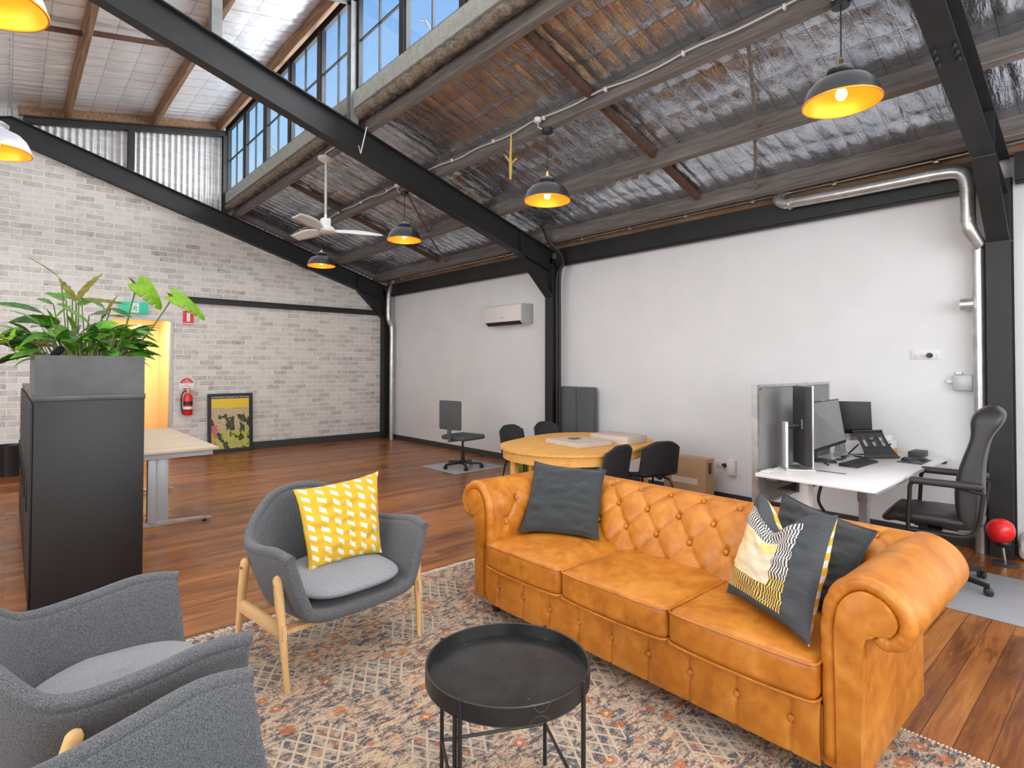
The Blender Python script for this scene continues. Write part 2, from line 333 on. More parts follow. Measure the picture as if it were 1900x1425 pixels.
def grid(bm,fn,nu,nv,uv=False,closeu=False):
    lay=bm.loops.layers.uv.verify() if uv else None
    V=[[bm.verts.new(fn(i/nu,j/nv)) for j in range(nv+1)] for i in range(nu+1 if not closeu else nu)]
    for i in range(nu):
        for j in range(nv):
            i2=(i+1)%nu if closeu else i+1
            f=bm.faces.new((V[i][j],V[i2][j],V[i2][j+1],V[i][j+1]))
            if lay:
                for l,(a,b) in zip(f.loops,((i,j),(i+1,j),(i+1,j+1),(i,j+1))): l[lay].uv=(a/nu,b/nv)
    return V
def catmull(pts,n):
    pts=[Vector(p) for p in pts]; out=[]; m_=len(pts)-1
    for k in range(n+1):
        t=k/n*m_; i=min(int(t),m_-1); f=t-i
        p0=pts[max(i-1,0)];p1=pts[i];p2=pts[i+1];p3=pts[min(i+2,m_)]
        out.append(.5*((2*p1)+(p2-p0)*f+(2*p0-5*p1+4*p2-p3)*f*f+(3*p1-p0-3*p2+p3)*f**3))
    return out
def link(name,bm,mats,smooth=True,sub=0,solid=0,angle=40):
    bmesh.ops.recalc_face_normals(bm,faces=bm.faces) if smooth!='keep' else None
    me=bpy.data.meshes.new(name); bm.to_mesh(me); bm.free()
    for m_ in (mats if isinstance(mats,(list,tuple)) else [mats]): me.materials.append(m_)
    if smooth:
        me.polygons.foreach_set('use_smooth',[True]*len(me.polygons))
        if angle and not sub: me.set_sharp_from_angle(angle=math.radians(angle))
    o=bpy.data.objects.new(name,me); COL.objects.link(o)
    if solid: 
        s=o.modifiers.new('solid','SOLIDIFY'); s.thickness=solid; s.offset=0
    if sub: s=o.modifiers.new('sub','SUBSURF'); s.levels=sub; s.render_levels=sub
    return o
def thing(name,label,cat,loc=(0,0,0),rz=0,group=None):
    o=bpy.data.objects.new(name,None); COL.objects.link(o); o.location=loc; o.rotation_euler=(0,0,rz); o.empty_display_size=.1
    o['label']=label; o['category']=cat
    if group: o['group']=group
    return o
def rootmat(o):
    return Matrix.Translation(o.location)@Matrix.Rotation(o.rotation_euler.z,4,'Z')
def part(name,bm,mats,root,W=False,label=None,**k):
    if W:
        r=root; ms=[]
        while r is not None: ms.append(r); r=r.parent
        mm=Matrix.Identity(4)
        for r in reversed(ms): mm=mm@rootmat(r)
        bmesh.ops.transform(bm,matrix=mm.inverted(),verts=bm.verts)
    o=link(name,bm,mats,**k); o.parent=root
    if label: o['label']=label
    return o
def solo(name,bm,mats,label,cat,group=None,**k):
    xs=[v.co for v in bm.verts]; c=Vector(((min(v.x for v in xs)+max(v.x for v in xs))/2,(min(v.y for v in xs)+max(v.y for v in xs))/2,min(v.z for v in xs)))
    for v in bm.verts: v.co-=c
    o=link(name,bm,mats,**k); o.location=c; o['label']=label; o['category']=cat
    if group: o['group']=group
    return o
def struct(name,bm,mats,parent=None,**k):
    o=link(name,bm,mats,**k)
    if parent: o.parent=parent
    else: o['kind']='structure'
    return o
KIDS={}
def copy_tree(o,parent=None):
    c=o.copy(); COL.objects.link(c); c.parent=parent
    for ch in [x for x in COL.objects if x.parent==o]: copy_tree(ch,c)
    return c
def dup(o,loc,rz,label,group=None):
    c=copy_tree(o); c.location=loc; c.rotation_euler=(0,0,rz); c['label']=label
    if group: c['group']=group
    return c
def text(body,size,mat,loc,rot,parent=None,name='lettering',ext=.0008,align='CENTER'):
    cu=bpy.data.curves.new(name,'FONT'); cu.body=body; cu.size=size; cu.extrude=ext; cu.align_x=align; cu.align_y='CENTER'
    t=bpy.data.objects.new(name,cu); COL.objects.link(t); bpy.context.view_layer.update()
    me=bpy.data.meshes.new_from_object(t.evaluated_get(bpy.context.evaluated_depsgraph_get())); bpy.data.objects.remove(t)
    me.materials.clear(); me.materials.append(mat)
    o=bpy.data.objects.new(name,me); COL.objects.link(o)
    mm=Matrix.Translation(loc)@rot.to_4x4()
    if parent: mm=rootmat(parent).inverted()@mm; o.parent=parent
    o.matrix_local=mm if parent else mm
    if not parent: o.matrix_world=mm
    return o
FACE_NY=Matrix(((1,0,0),(0,0,-1),(0,1,0)))      # text facing -Y : x right, z up
FACE_NX=Matrix(((0,0,-1),(-1,0,0),(0,1,0)))     # text facing -X

# ================================================================== SETTING
XW,YB,XL,YF=6.03,10.78,-6.0,-3.2
def rtop(x): return 5.02-.312*abs(x)         # top of the portal rafters
def jz(x): return 5.05+.195*x                 # top of lantern rafters
b=B(); box(b,XL-.1,XW+.1,YF-.1,YB+2.2,-.12,0); struct('floor',b,floorm,smooth=False)
b=B(); box(b,XW,XW+.14,YF,YB+.1,0,3.4); struct('wall_right',b,white_wall,smooth=False)
# back wall below the gable rafter, with the doorway x 1.18..2.04
DX0,DX1,DZ=1.18,2.04,2.25
b=B()
for (x0,x1,zb) in ((XL,DX0,0),(DX0,DX1,DZ),(DX1,XW,0)):
    seg=[(x0,zb),(x1,zb)]; top=[]
    xs=[x1]+([0.0] if x0<0<x1 else [])+[x0]
    prism(b,seg+[(x,rtop(x)-.16) for x in xs],'y',YB,YB+.1)
struct('wall_back',b,brick,smooth=False)
b=B(); box(b,XL-.14,XL,YF,YB+.1,0,3.3); struct('wall_left',b,white_wall,smooth=False)
b=B(); prism(b,[(XL,0),(XW,0),(XW,3.2),(2.85,5.9),(0,5.4),(XL,3.2)],'y',YF-.12,YF); struct('wall_front',b,white_wall,smooth=False)
# corrugated gable
b=B()
def corrp(u,v):
    x=-6+12.1*u; zt=(jz(x)+.2 if 0<=x<=2.86 else rtop(x)+.24); zb=rtop(x)-.5
    return Vector((x,YB+.055+.014*math.sin(2*PI*x/.088),zb+(zt-zb)*v))
grid(b,corrp,1100,1); struct('wall_gable',b,corr,angle=0)
# skirting
b=B(); box(b,XW-.02,XW,YF,YB,0,.09); struct('baseboard_right',b,skirting,smooth=False)
b=B(); box(b,XL,DX0-.0,YB-.02,YB,0,.13); box(b,DX1,XW,YB-.02,YB,0,.13); struct('baseboard_back',b,skirting,smooth=False)
# foil ceilings
def crink(x,y,seed,amp,ly=.16):
    n1=noise.noise(Vector((x*.9+seed,y*.9,seed))); n2=noise.noise(Vector((x*2.3+seed,y*3.1,seed*2)))
    sy=abs(math.sin(PI*y/ly)); sx=abs(math.sin(PI*x/.30))
    puff=(sy**.6)*(sx**.4)
    w_=.6+.9*noise.noise(Vector((x*1.3,y*.9+seed,3)))
    pl=noise.noise(Vector((x*.8+seed,y*9,seed)))*.012
    cr_=noise.noise(Vector((x*8+seed,y*14,seed*2)))*.006+noise.noise(Vector((x*15+seed,y*22,seed)))*.003
    return amp*(-.026*puff*max(.3,w_)+.018*n1+.010*n2+pl+cr_)
def foilgrid(name,xa,xb,zf,seed,amp,mat,ny=1000,nx=110):
    bm=B(); grid(bm,lambda u,v:Vector((xa+(xb-xa)*u,YF+(YB+.1-YF)*v,zf(xa+(xb-xa)*u)+crink(xa+(xb-xa)*u,YF+(YB+.1-YF)*v,seed,amp))),nx,ny); struct(name,bm,mat,angle=0)
foilgrid('ceiling',2.86,6.12,lambda x:rtop(x)+.185,3.1,1.0,foil)
foilgrid('ceiling_lantern',-.02,2.95,lambda x:jz(x)+.155,9.4,.6,foil_l)
foilgrid('ceiling_left',-6.1,0,lambda x:rtop(x)+.19,5.4,.7,foil_l,260,60)
# corridor behind the doorway
b=B(); box(b,2.2,2.26,YB+.1,YB+2.1,0,2.5); struct('wall_corridor_right',b,yellowwall,smooth=False)
b=B(); box(b,.6,.66,YB+.1,YB+2.1,0,2.5); struct('wall_corridor_left',b,yellowwall,smooth=False)
b=B(); box(b,.6,2.26,YB+2.1,YB+2.16,0,2.5); struct('wall_corridor_end',b,yellowwall,smooth=False)
b=B(); box(b,.6,2.26,YB+.1,YB+2.16,2.45,2.5); struct('ceiling_corridor',b,yellowwall,smooth=False)
cl=bpy.data.lights.new('corridor_light','AREA'); cl.shape='DISK'; cl.size=.35; cl.energy=60; cl.color=(1,.60,.22)
o=bpy.data.objects.new('corridor_light',cl); COL.objects.link(o); o.location=(1.65,YB+.9,2.4)
dr=thing('door_1','open doorway',cat='door',loc=(1.62,YB,0)); del dr['label']; del dr['category']; dr['kind']='structure'
b=B(); box(b,DX1-.03,DX1+.012,YB-.012,YB+.12,0,DZ+.03); box(b,DX0-.012,DX0+.03,YB-.012,YB+.12,0,DZ+.03); box(b,DX0+.03,DX1-.03,YB-.012,YB+.12,DZ-.01,DZ+.03); part('door_frame',b,grey_metal,dr,W=True,smooth=False)
b=B(); box(b,DX1+.0,DX1+.07,YB+.12,YB+.16,0,DZ-.03); part('strike_plate',b,oak,dr,W=True,smooth=False)
# inner timber door at the corridor end
b=B(); box(b,1.66,1.70,YB+.35,YB+1.15,.01,2.2,.004); part('door_leaf',b,white_wall,dr,W=True)
# clerestory: sill beam, head, mullions, sashes
PITCHW=.985
XC=2.85
edges=[10.70-PITCHW*i for i in range(15)]
wi=0
for i,y1 in enumerate(edges[:-1]):
    y0=y1-PITCHW; wi+=1
    if y0<YF: break
    r=bpy.data.objects.new('window_%d'%wi,None); COL.objects.link(r); r.location=(XC,(y0+y1)/2,4.5); r['kind']='structure'
    b=B(); a,c=y0+.035,y1-.035
    f=.03
    box(b,XC-.025,XC+.025,a,c,4.50,4.54); box(b,XC-.025,XC+.025,a,c,5.60,5.65); box(b,XC-.025,XC+.025,a,a+f,4.54,5.60); box(b,XC-.025,XC+.025,c-f,c,4.54,5.60)
    part('window_frame',b,black_steel,r,W=True,smooth=False)
    b=B(); m_=(a+c)/2; box(b,XC-.012,XC+.012,m_-.007,m_+.007,4.54,5.60); box(b,XC-.012,XC+.012,a+f,m_-.007,5.06,5.075); box(b,XC-.012,XC+.012,m_+.007,c-f,5.06,5.075)
    part('glazing_bar',b,black_steel,r,W=True,smooth=False)
    b=B(); box(b,XC-.003,XC+.003,a+f,c-f,4.54,5.60); part('pane',b,glass,r,W=True,smooth=False)
    if i in (2,3,6,8):
        b=B(); tube(b,[(XC-.03,m_,4.56),(XC-.09,m_-.01,4.60),(XC-.10,m_+.05,4.63)],.006,6); tube(b,[(XC-.03,m_+.04,4.56),(XC-.09,m_-.01,4.60)],.006,6); part('window_latch',b,galv,r,W=True)
n=0
for i,y in enumerate(edges):
    if y<YF: break
    wd=.033 if i%2 else .045
    n+=1; b=B(); box(b,XC-.04,XC+.04,y-wd,y+wd,4.44,5.66); struct('trim_%d'%n,b,black_steel,smooth=False)
b=B(); box(b,XC-.06,XC+.06,YF,YB,4.315,4.50,.006); struct('trim_30',b,greenwood)
b=B(); box(b,XC-.03,XC+.06,YF,YB,5.65,5.73); struct('trim_31',b,black_steel,smooth=False)
b=B()
tube(b,[(XC-.085,YF,5.70),(XC-.085,YB,5.70)],.03,12); struct('trim_32',b,grey_steel)
# fibre packing under the sill
b=B(); 
grid(b,lambda u,v:Vector((XC+.0+.06*math.cos(2*PI*v)*(1+.5*noise.noise(Vector((0,u*160,v*3)))),YF+(YB-YF)*u,4.265+.050*math.sin(2*PI*v)*(1+.6*noise.noise(Vector((5,u*160,v*3)))))),600,8)
struct('trim_33',b,insulfib,angle=0)
# outside wall strip closing roof step
b=B(); box(b,XC+.06,XC+.09,YF,YB,4.33,4.46); struct('trim_34',b,black_steel,smooth=False)

# ================================================================== STEEL FRAMES
FR=[YB-.08,5.80,.80,YF+.06-.9+.9]
def ibeam(bm,p0,p1,dep,wid,drop=True):
    """I section hanging below line p0-p1 (both at same y)"""
    y=p0[1]
    def quad(t0,t1,w_):
        prism(bm,[(p0[0],p0[2]-t0),(p1[0],p1[2]-t0),(p1[0],p1[2]-t1),(p0[0],p0[2]-t1)],'y',y-w_/2,y+w_/2)
    quad(0,.014,wid); quad(dep-.014,dep,wid); quad(.014,dep-.014,.012)
lab=['against the back brick wall','across the middle of the room','beside the near right column','behind the camera']
for i,y in enumerate(FR[:3]):
    r=thing('steel_rafter','charcoal steel rafter, '+['lowest edge along the back brick wall','crossing the middle of the room in front of the clerestory','nearest one at top right above the red lamp'][i],'roof beam',(5.9,y,2.9),0,'charcoal portal rafters')
    b=B(); ibeam(b,(-.0,y,rtop(0)),(5.93,y,rtop(5.93)),.32,.14)
    part('beam',b,black_steel,r,W=True,smooth=False)
    b=B(); ibeam(b,(-5.93,y,rtop(5.93)),(0,y,rtop(0)),.32,.14); part('beam',b,black_steel,r,W=True,smooth=False)
    b=B(); zt=rtop(5.3)-.32
    prism(b,[(5.30,zt),(5.87,rtop(5.87)-.32),(5.87,2.53)],'y',y-.006,y+.006)
    prism(b,[(5.30,zt),(5.30,zt-.014),(5.86,2.50),(5.88,2.52)],'y',y-.07,y+.07)
    part('knee_haunch',b,black_steel,r,W=True,smooth=False)
    b=B(); box(b,5.27,5.29,y-.07,y+.07,zt+.01,zt+.30); part('stiffener_plate',b,black_steel,r,W=True,smooth=False)
    # bolts at splice
    for sgn in (-1,1):
        for q in range(3):
            x=4.15+q*.06; z=rtop(x)-.32
            b=B(); lathe(b,[(0,0),(.014,0),(.014,-.02),(0,-.02)],6,(x,y+sgn*.05,z)); part('bolt',b,black_steel,r,W=True)
for i,y in enumerate(FR[:3]):
    r=thing('steel_column','charcoal steel wall column '+['in the far corner beside the brick wall','in the middle of the right wall, with black conduit on it','nearest, full height behind the office chair and red lamp'][i],'column',(5.96,y,0),0,'charcoal steel columns')
    b=B(); box(b,5.86,5.875,y-.075,y+.075,0,rtop(5.87)-.2); box(b,6.010,6.028,y-.075,y+.075,.0,rtop(5.9)-.15); box(b,5.875,6.01,y-.006,y+.006,0,rtop(5.9)-.1)
    part('post',b,black_steel,r,W=True,smooth=False)
    b=B(); box(b,5.875,6.01,y-.07,y+.07,2.50,2.512); part('stiffener_plate',b,black_steel,r,W=True,smooth=False)
# wall-top channel beams between columns
for i,(ya,yb) in enumerate(((5.90,YB-.18),(.90,5.70),(YF,.70))):
    b=B(); box(b,5.90,5.915,ya,yb,2.97,3.19); box(b,5.915,6.02,ya,yb,2.97,2.985); box(b,5.915,6.02,ya,yb,3.175,3.19); box(b,5.93,5.95,ya,yb,2.945,2.97)
    solo('eaves_beam',b,black_steel,'charcoal steel eaves beam along the top of the right wall, '+['far bay above the air conditioner','middle bay under the silver duct','nearest bay at the right edge'][i],'beam','eaves beams',smooth=False)
# timber fascia panels above eaves beam
b=B(); box(b,5.96,6.0,YF,YB-.1,3.19,3.35); struct('trim_35',b,timber_rust,smooth=False)
# lantern posts and rafters
for i,y in enumerate(FR[:3]):
    for j,x in enumerate((1.42,2.80)):
        b=B(); zb=rtop(x)+.0; zt=jz(x)-.10
        box(b,x-.045,x+.045,y-.05,y-.04,zb-.0,zt); box(b,x-.045,x+.045,y+.04,y+.05,zb,zt); box(b,x-.005,x+.005,y-.04,y+.04,zb,zt); 
        solo('lantern_post',b,[black_steel,grey_steel,grey_steel][i],['short charcoal post in the corrugated gable, mid width','charcoal corner post beside the first clerestory window','grey post rising from the middle rafter into the white foil roof','grey post rising from the middle rafter across the clerestory windows','grey lantern post on the nearest rafter, ridge side','grey lantern post on the nearest rafter, window side'][i*2+j],'post','lantern posts',smooth=False)
    b=B(); ibeam(b,(.12,y,jz(.12)),(2.80,y,jz(2.80)),.10,.09); solo('lantern_rafter',b,black_steel,['thin charcoal beam above the corrugated gable sheet','thin charcoal lantern beam above the middle rafter','thin charcoal lantern beam above the nearest rafter'][i],'roof beam','lantern rafters',smooth=False)
# timber purlins, right slope
def timberbeam(x,z,w_,h,name,label,mat,group,y0=YF,y1=YB+.0,slope=0):
    b=B(); box(b,-w_/2,w_/2,y0,y1,0,h,.006,1,Matrix.Translation((x,0,z))@Matrix.Rotation(slope,4,'Y')); return solo(name,b,mat,label,'roof timber',group)
for i,(x,l_) in enumerate(((2.96,'highest one, just under the clerestory sill'),(3.90,'second below the clerestory, carrying the pendant lamps and white cable'),(4.86,'third below the clerestory'),(5.70,'lowest one, next to the right wall'))):
    timberbeam(x,rtop(x)+.003,.075,.18,'timber_purlin','weathered grey timber purlin, '+l_,timber,'purlins of the right roof slope',slope=math.atan(.312))
for i,(x,l_) in enumerate(((.63,'nearest the ridge'),(1.74,'in the middle of the white foil'),(2.72,'along the clerestory window heads'))):
    timberbeam(x,jz(x)+.004,.07,.14,'timber_purlin','brown timber purlin under the white foil roof, '+l_,timber_rust,'purlins of the lantern roof',slope=-math.atan(.195))
b=B(); box(b,.08,2.66,YB-.06,YB-.01,0,.12); 
for v in b.verts: v.co.z+=jz(v.co.x)+.03
solo('timber_batten',b,timber_rust,'orange-brown timber batten above the corrugated gable','roof timber',smooth=False)
b=B(); box(b,3.0,5.9,YB-.05,YB-.01,0,.10)
for v in b.verts: v.co.z+=rtop(v.co.x)+.08
solo('timber_batten',b,timber,'grey timber batten along the back end of the right slope','roof timber',smooth=False)
# bridging
def bridging(x0,x1,y,zf,lab_,w_=.05,h=.07,mat=pinkish,dy=0):
    b=B(); prism(b,[(x0,zf(x0)),(x1,zf(x1)),(x1,zf(x1)+h),(x0,zf(x0)+h)],'y',y-w_/2,y+w_/2)
    if dy:
        for v in b.verts: v.co.y+=dy*(v.co.x-x0)/(x1-x0)
    solo('roof_bridging',b,mat,lab_,'roof brace','roof bridging',smooth=False)
PX=(2.96,3.90,4.86,5.70)
for y,nm in ((8.35,'far bay'),(3.3,'middle bay')):
    for j in range(3):
        bridging(PX[j]+.045,PX[j+1]-.045,y,lambda x:rtop(x)+.08,'dark brown strut between purlins, %s, %s'%(nm,('top row','middle row','bottom row')[j]))
for (a,c,y,l_) in ((.67,1.70,7.9,'between ridge and middle timber'),(-.1,.59,7.95,'left of the ridge timber')):
    bridging(a,c,y,lambda x:jz(x)+.05,'thin brown strut under the white foil, '+l_,.04,.05)
for j,(a,c,y,dy) in enumerate(((3.95,4.82,1.9,.35),(4.90,5.66,2.3,.35),(3.95,4.82,6.6,.8),(4.90,5.66,7.5,.6))):
    bridging(a,c,y,lambda x:rtop(x)+.05,'thin grey diagonal brace, '+('behind the nearest pendant, upper','behind the nearest pendant, lower','beside the middle far pendant, upper','beside the middle far pendant, lower')[j],.03,.025,timber,dy)
# black band on the brick wall
b=B(); box(b,DX1+.02,5.86,YB-.07,YB-.0,2.56,2.66); box(b,DX1+.02,5.86,YB-.09,YB-.07,2.645,2.66)
solo('wall_girt',b,black_steel,'charcoal horizontal steel girt across the brick wall','beam',smooth=False)

# ================================================================== ROOF AND WALL SERVICES
cnd=thing('cable_conduit','thin grey conduit with clips running along the lowest purlin','conduit',(5.90,4,3.25))
b=B(); tube(b,[(5.90,YF,3.265),(5.90,YB-.2,3.265)],.014,8); part('pipe',b,galv,cnd,W=True)
for i in range(16):
    y=-2+i*.8; b=B(); box(b,5.88,5.955,y-.02,y+.02,3.24,3.285,.003); part('clip',b,galv,cnd,W=True)
def wavy(x0,z0,y0,y1,am,r,n=60):
    return [(x0+am*.3*math.sin(i*1.7),y0+(y1-y0)*i/n,z0+am*math.sin(i*.9)+am*.6*math.sin(i*.37)) for i in range(n+1)]
cb=thing('ceiling_cable','thin white cable clipped along the second purlin','cable',(3.84,4,3.92)); b=B(); tube(b,wavy(3.845,3.90,YF+.1,YB-.3,.012,.006,110),.007,6); part('cable',b,cable_white,cb,W=True)
for i in range(17):
    y=-2.2+i*.76; b=B(); box(b,3.835,3.862,y-.008,y+.008,3.885,3.92); part('clip',b,white_plastic,cb,W=True,smooth=False)
b=B(); tube(b,[(2.93,7.0,4.12),(2.90,6.7,4.13),(2.90,6.2,4.12),(2.88,5.95,4.14),(2.88,5.86,4.02),(2.86,5.72,3.83),(2.88,5.70,3.95),(2.92,5.70,4.13)],.008,6); solo('ceiling_cable',b,cable_white,'short white cable looping over the middle rafter near the fan','cable')
b=B(); tube(b,[(3.80,4.3,3.87),(3.79,4.29,3.76),(3.80,4.31,3.63),(3.795,4.30,3.55),(3.80,4.31,3.40)],[.008,.010,.013,.018,.012],8); tube(b,[(3.76,4.34,3.64),(3.80,4.30,3.56),(3.85,4.27,3.62)],.01,6); solo('tied_rope',b,yellow_rope,'frayed yellow rope hanging from the second purlin','rope')
for i,(dx) in enumerate((0,.035)):
    b=B(); tube(b,catmull([(5.52,5.66,3.52),(5.55,5.60,3.40),(5.62,5.56,3.22),(5.76,5.50,3.08),(5.845,5.52+dx*0,2.95),(5.85,5.62-dx,2.75),(5.85,5.62-dx,2.0),(5.85,5.62-dx,.3)],50),.016,8)
    for v in b.verts: v.co.x-=dx*.6; v.co.y-=dx*1.2
    solo('flexible_conduit',b,cable_black,'black flexible conduit curving down the middle column, '+('wall side','room side')[i],'conduit')
# silver ducts
d1=thing('silver_duct','fat silver galvanised duct with elbows high on the right wall','duct',(5.95,1.0,0))
path=catmull([(5.93,2.48,3.30),(5.82,2.50,3.20),(5.80,2.42,3.13)],8)+[(5.80,1.9,3.12)]+catmull([(5.80,1.20,3.115),(5.80,1.05,3.10),(5.80,.99,3.04),(5.80,.975,2.93)],10)+catmull([(5.80,.975,2.68),(5.81,.965,2.60),(5.90,.93,2.50)],8)
b=B(); tube(b,path,.052,20); part('pipe',b,galv,d1,W=True)
for (p,q) in (((5.80,2.38,3.12),(5.80,2.36,3.12)),((5.80,1.24,3.115),(5.80,1.22,3.115)),((5.80,.975,2.93),(5.80,.975,2.91)),((5.80,.975,2.70),(5.80,.975,2.68))):
    b=B(); tube(b,[p,q],.056,20); part('joint_band',b,galv,d1,W=True)
b=B(); tube(b,[(5.945,.935,0.0),(5.945,.935,2.50)],.045,20); part('downpipe',b,galv,d1,W=True)
b=B(); tube(b,[(5.93,1.05,2.02),(5.93,.96,2.02)],.05,20); part('capped_branch',b,galv,d1,W=True)
d2=thing('silver_downpipe','silver downpipe with a kink in the far corner','duct',(5.92,10.4,0))
b=B(); tube(b,catmull([(5.97,10.42,3.30),(5.93,10.42,3.18),(5.87,10.40,3.08),(5.84,10.40,2.9),(5.84,10.40,2.5),(5.88,10.40,2.38),(5.92,10.40,2.25),(5.92,10.40,1.5),(5.92,10.40,0.0)],70),.045,16); part('pipe',b,galv,d2,W=True)
# air conditioner
ac=thing('air_conditioner','white split air conditioner high on the right wall','air conditioner',(5.92,6.80,2.15))
b=B(); prism(b,[(6.03,2.15),(5.88,2.155),(5.825,2.20),(5.81,2.30),(5.815,2.45),(5.83,2.465),(6.03,2.47)],'y',6.33,7.25,.008); part('casing',b,acwhite,ac,W=True,angle=30)
b=B(); prism(b,[(5.875,2.148),(5.818,2.195),(5.83,2.21),(5.89,2.165)],'y',6.38,7.20); part('air_outlet',b,black_mat,ac,W=True,smooth=False)
b=B(); box(b,5.806,5.812,6.76,6.80,2.26,2.266); part('status_light',b,dark_grey,ac,W=True,smooth=False)
b=B(); box(b,5.80,6.02,6.30,6.33,2.16,2.46,.006); part('side_panel',b,acgrey,ac,W=True)

# pendants ----------------------------------------------------------
def make_pendant(y,x,zrim,ztop,label,outer,stem=False,group='dome pendant lamps'):
    r=thing('pendant_lamp',label,'pendant lamp',(x,y,zrim),0,group)
    R=.22
    outp=[(R,0),(R*1.0,.012),(.210,.05),(.190,.095),(.155,.132),(.105,.155),(.068,.163),(.064,.178),(.082,.190),(.084,.205),(.060,.222),(.0,.226)]
    b=B(); lathe(b,outp,48); part('shade',b,outer,r,angle=60)
    inp=[(R-.001,.001),(.206,.045),(.186,.088),(.150,.125),(.100,.147),(.0,.152)]
    b=B(); lathe(b,inp,48); part('shade_lining',b,lamp_in,r,label='copper-gold inside of the shade',angle=60)
    b=B(); lathe(b,[(R-.004,-.003),(R+.004,-.003),(R+.005,.006),(R-.002,.008),(R-.004,-.003)],48); part('rim',b,lamp_in,r)
    b=B(); lathe(b,[(0,.02),(.020,.025),(.032,.05),(.028,.075),(.014,.10),(.012,.15),(0,.15)],20); part('bulb',b,bulbm,r)
    b=B(); lathe(b,[(.0,.222),(.016,.222),(.018,.24),(.011,.256),(.013,.27),(.006,.288),(0,.288)],16); part('lamp_holder',b,brass,r)
    if not stem:
        b=B(); tube(b,[(0,0,.285),(0,0,ztop-zrim-.02)],.0045,6); part('cord',b,cable_black,r)
        b=B(); lathe(b,[(0,-.05),(.052,-.05),(.055,-.01),(.03,0),(0,0)],24,(0,0,ztop-zrim)); part('ceiling_rose',b,lamp_black,r)
    else:
        b=B(); tube(b,[(0,0,.22),(0,0,ztop-zrim)],.055,20); part('stem',b,grey_steel,r)
    if not stem and outer is lamp_black:
        b=B(); lathe(b,[(0,-.03),(.032,-.02),(.036,.0),(.032,.02),(0,.03)],16,(-.075,.06,ztop-zrim+.075)); tube(b,[(-.07,.06,ztop-zrim+.05),(-.075,.05,ztop-zrim+.0),(-.02,.0,ztop-zrim-.03)],.005,6); part('junction_box',b,white_plastic,r)
    l=bpy.data.lights.new('lamp_glow','POINT'); l.energy=6.5; l.color=(1,.62,.25); l.shadow_soft_size=.04
    o=bpy.data.objects.new('lamp_glow',l); COL.objects.link(o); o.location=(0,0,.045); o.parent=r
    return r
for x,y,zr,l_ in ((3.88,1.27,3.15,'nearest and largest, at top right'),(3.88,3.86,3.10,'in front of the middle rafter, second from the right'),(3.90,6.54,3.165,'beyond the middle rafter, beside the ceiling fan'),(3.86,9.10,3.155,'farthest one, hanging against the back rafter')):
    make_pendant(y,x,zr,rtop(3.88)+.0,'black dome pendant lamp, '+l_,lamp_black)
for y,l_,st in ((2.02,'cropped at the top left corner above the others',False),(3.42,'hanging on a thick grey stem at the left edge',True),(5.75,'lowest at the left edge',False)):
    make_pendant(y,-.095,3.11,{2.02:5.19,3.42:5.16,5.75:4.655}[y],'grey dome pendant lamp, '+l_,lamp_grey,st,'grey pendant lamps at the left edge')
# ceiling fan
fx,fy,ft,fh=2.96,6.86,4.12,3.20
fan=thing('ceiling_fan','white three blade ceiling fan on a long rod','ceiling fan',(fx,fy,fh))
b=B(); lathe(b,[(0,.92),(.10,.92),(.10,.895),(.05,.86),(0,.85)],28); part('ceiling_canopy',b,fanwhite,fan)
b=B(); tube(b,[(0,0,.12),(0,0,.87)],.016,12); part('rod',b,fanwhite,fan)
b=B(); box(b,-.05,.05,-.05,.05,.04,.15,.01); lathe(b,[(0,.045),(.09,.045),(.115,.02),(.115,-.015),(.09,-.035),(0,-.04)],32); part('motor',b,fanwhite,fan)
for a in (math.radians(-20),math.radians(100),math.radians(220)):
    b=B()
    def bl(u,v):
        r_=.10+.60*u; w_=.028+.045*min(1,u*3)*(1-.35*u); return Vector((r_,(v-.5)*2*w_,.0+.02*(v-.5)*2+.035*math.sin(PI*u)*(v-.2)))
    grid(b,bl,14,4); bmesh.ops.transform(b,matrix=Matrix.Rotation(a,4,'Z'),verts=b.verts); part('blade',b,fanwhite,fan,solid=.008)

# wall bits
def gpo(loc,w_,h,n,label,facing='x'):
    r=thing('power_outlet',label,'power outlet',loc)
    x,y,z=loc; b=B(); box(b,x-.012,x,y-w_/2,y+w_/2,z-h/2,z+h/2,.003); part('faceplate',b,white_plastic,r,W=True)
    for i in range(n):
        yy=y-w_/2+w_*(i+.5)/n
        b=B(); box(b,x-.016,x-.011,yy-.008,yy+.008,z+h*.18,z+h*.36,.001); part('switch',b,white_plastic,r,W=True)
        for (dy,dz) in ((-.008,.0),(.008,.0),(0,-.016)):
            b=B(); box(b,x-.0135,x-.0118,yy+dy-.0015,yy+dy+.0015,z+dz-.012,z+dz-.003); part('socket_slot',b,dark_grey,r,W=True,smooth=False)
    return r
g1=gpo((XW,1.315,1.61),.215,.075,4,'white four-way power outlet high on the right wall above the monitors')
b=B(); lathe(b,[(0,0),(.022,0),(.022,.03),(.014,.04),(0,.04)],20); bmesh.ops.transform(b,matrix=Matrix.Translation((XW-.012,1.285,1.603))@Matrix.Rotation(-PI/2,4,'Y'),verts=b.verts); part('plug',b,blk_plastic,g1,W=True)
g2=gpo((XW,3.235,.405),.115,.075,2,'white double power outlet low on the wall beside the cardboard box')
b=B(); lathe(b,[(0,0),(.022,0),(.022,.03),(.014,.04),(0,.04)],20); bmesh.ops.transform(b,matrix=Matrix.Translation((XW-.012,3.19,.40))@Matrix.Rotation(-PI/2,4,'Y'),verts=b.verts); part('plug',b,blk_plastic,g2,W=True)
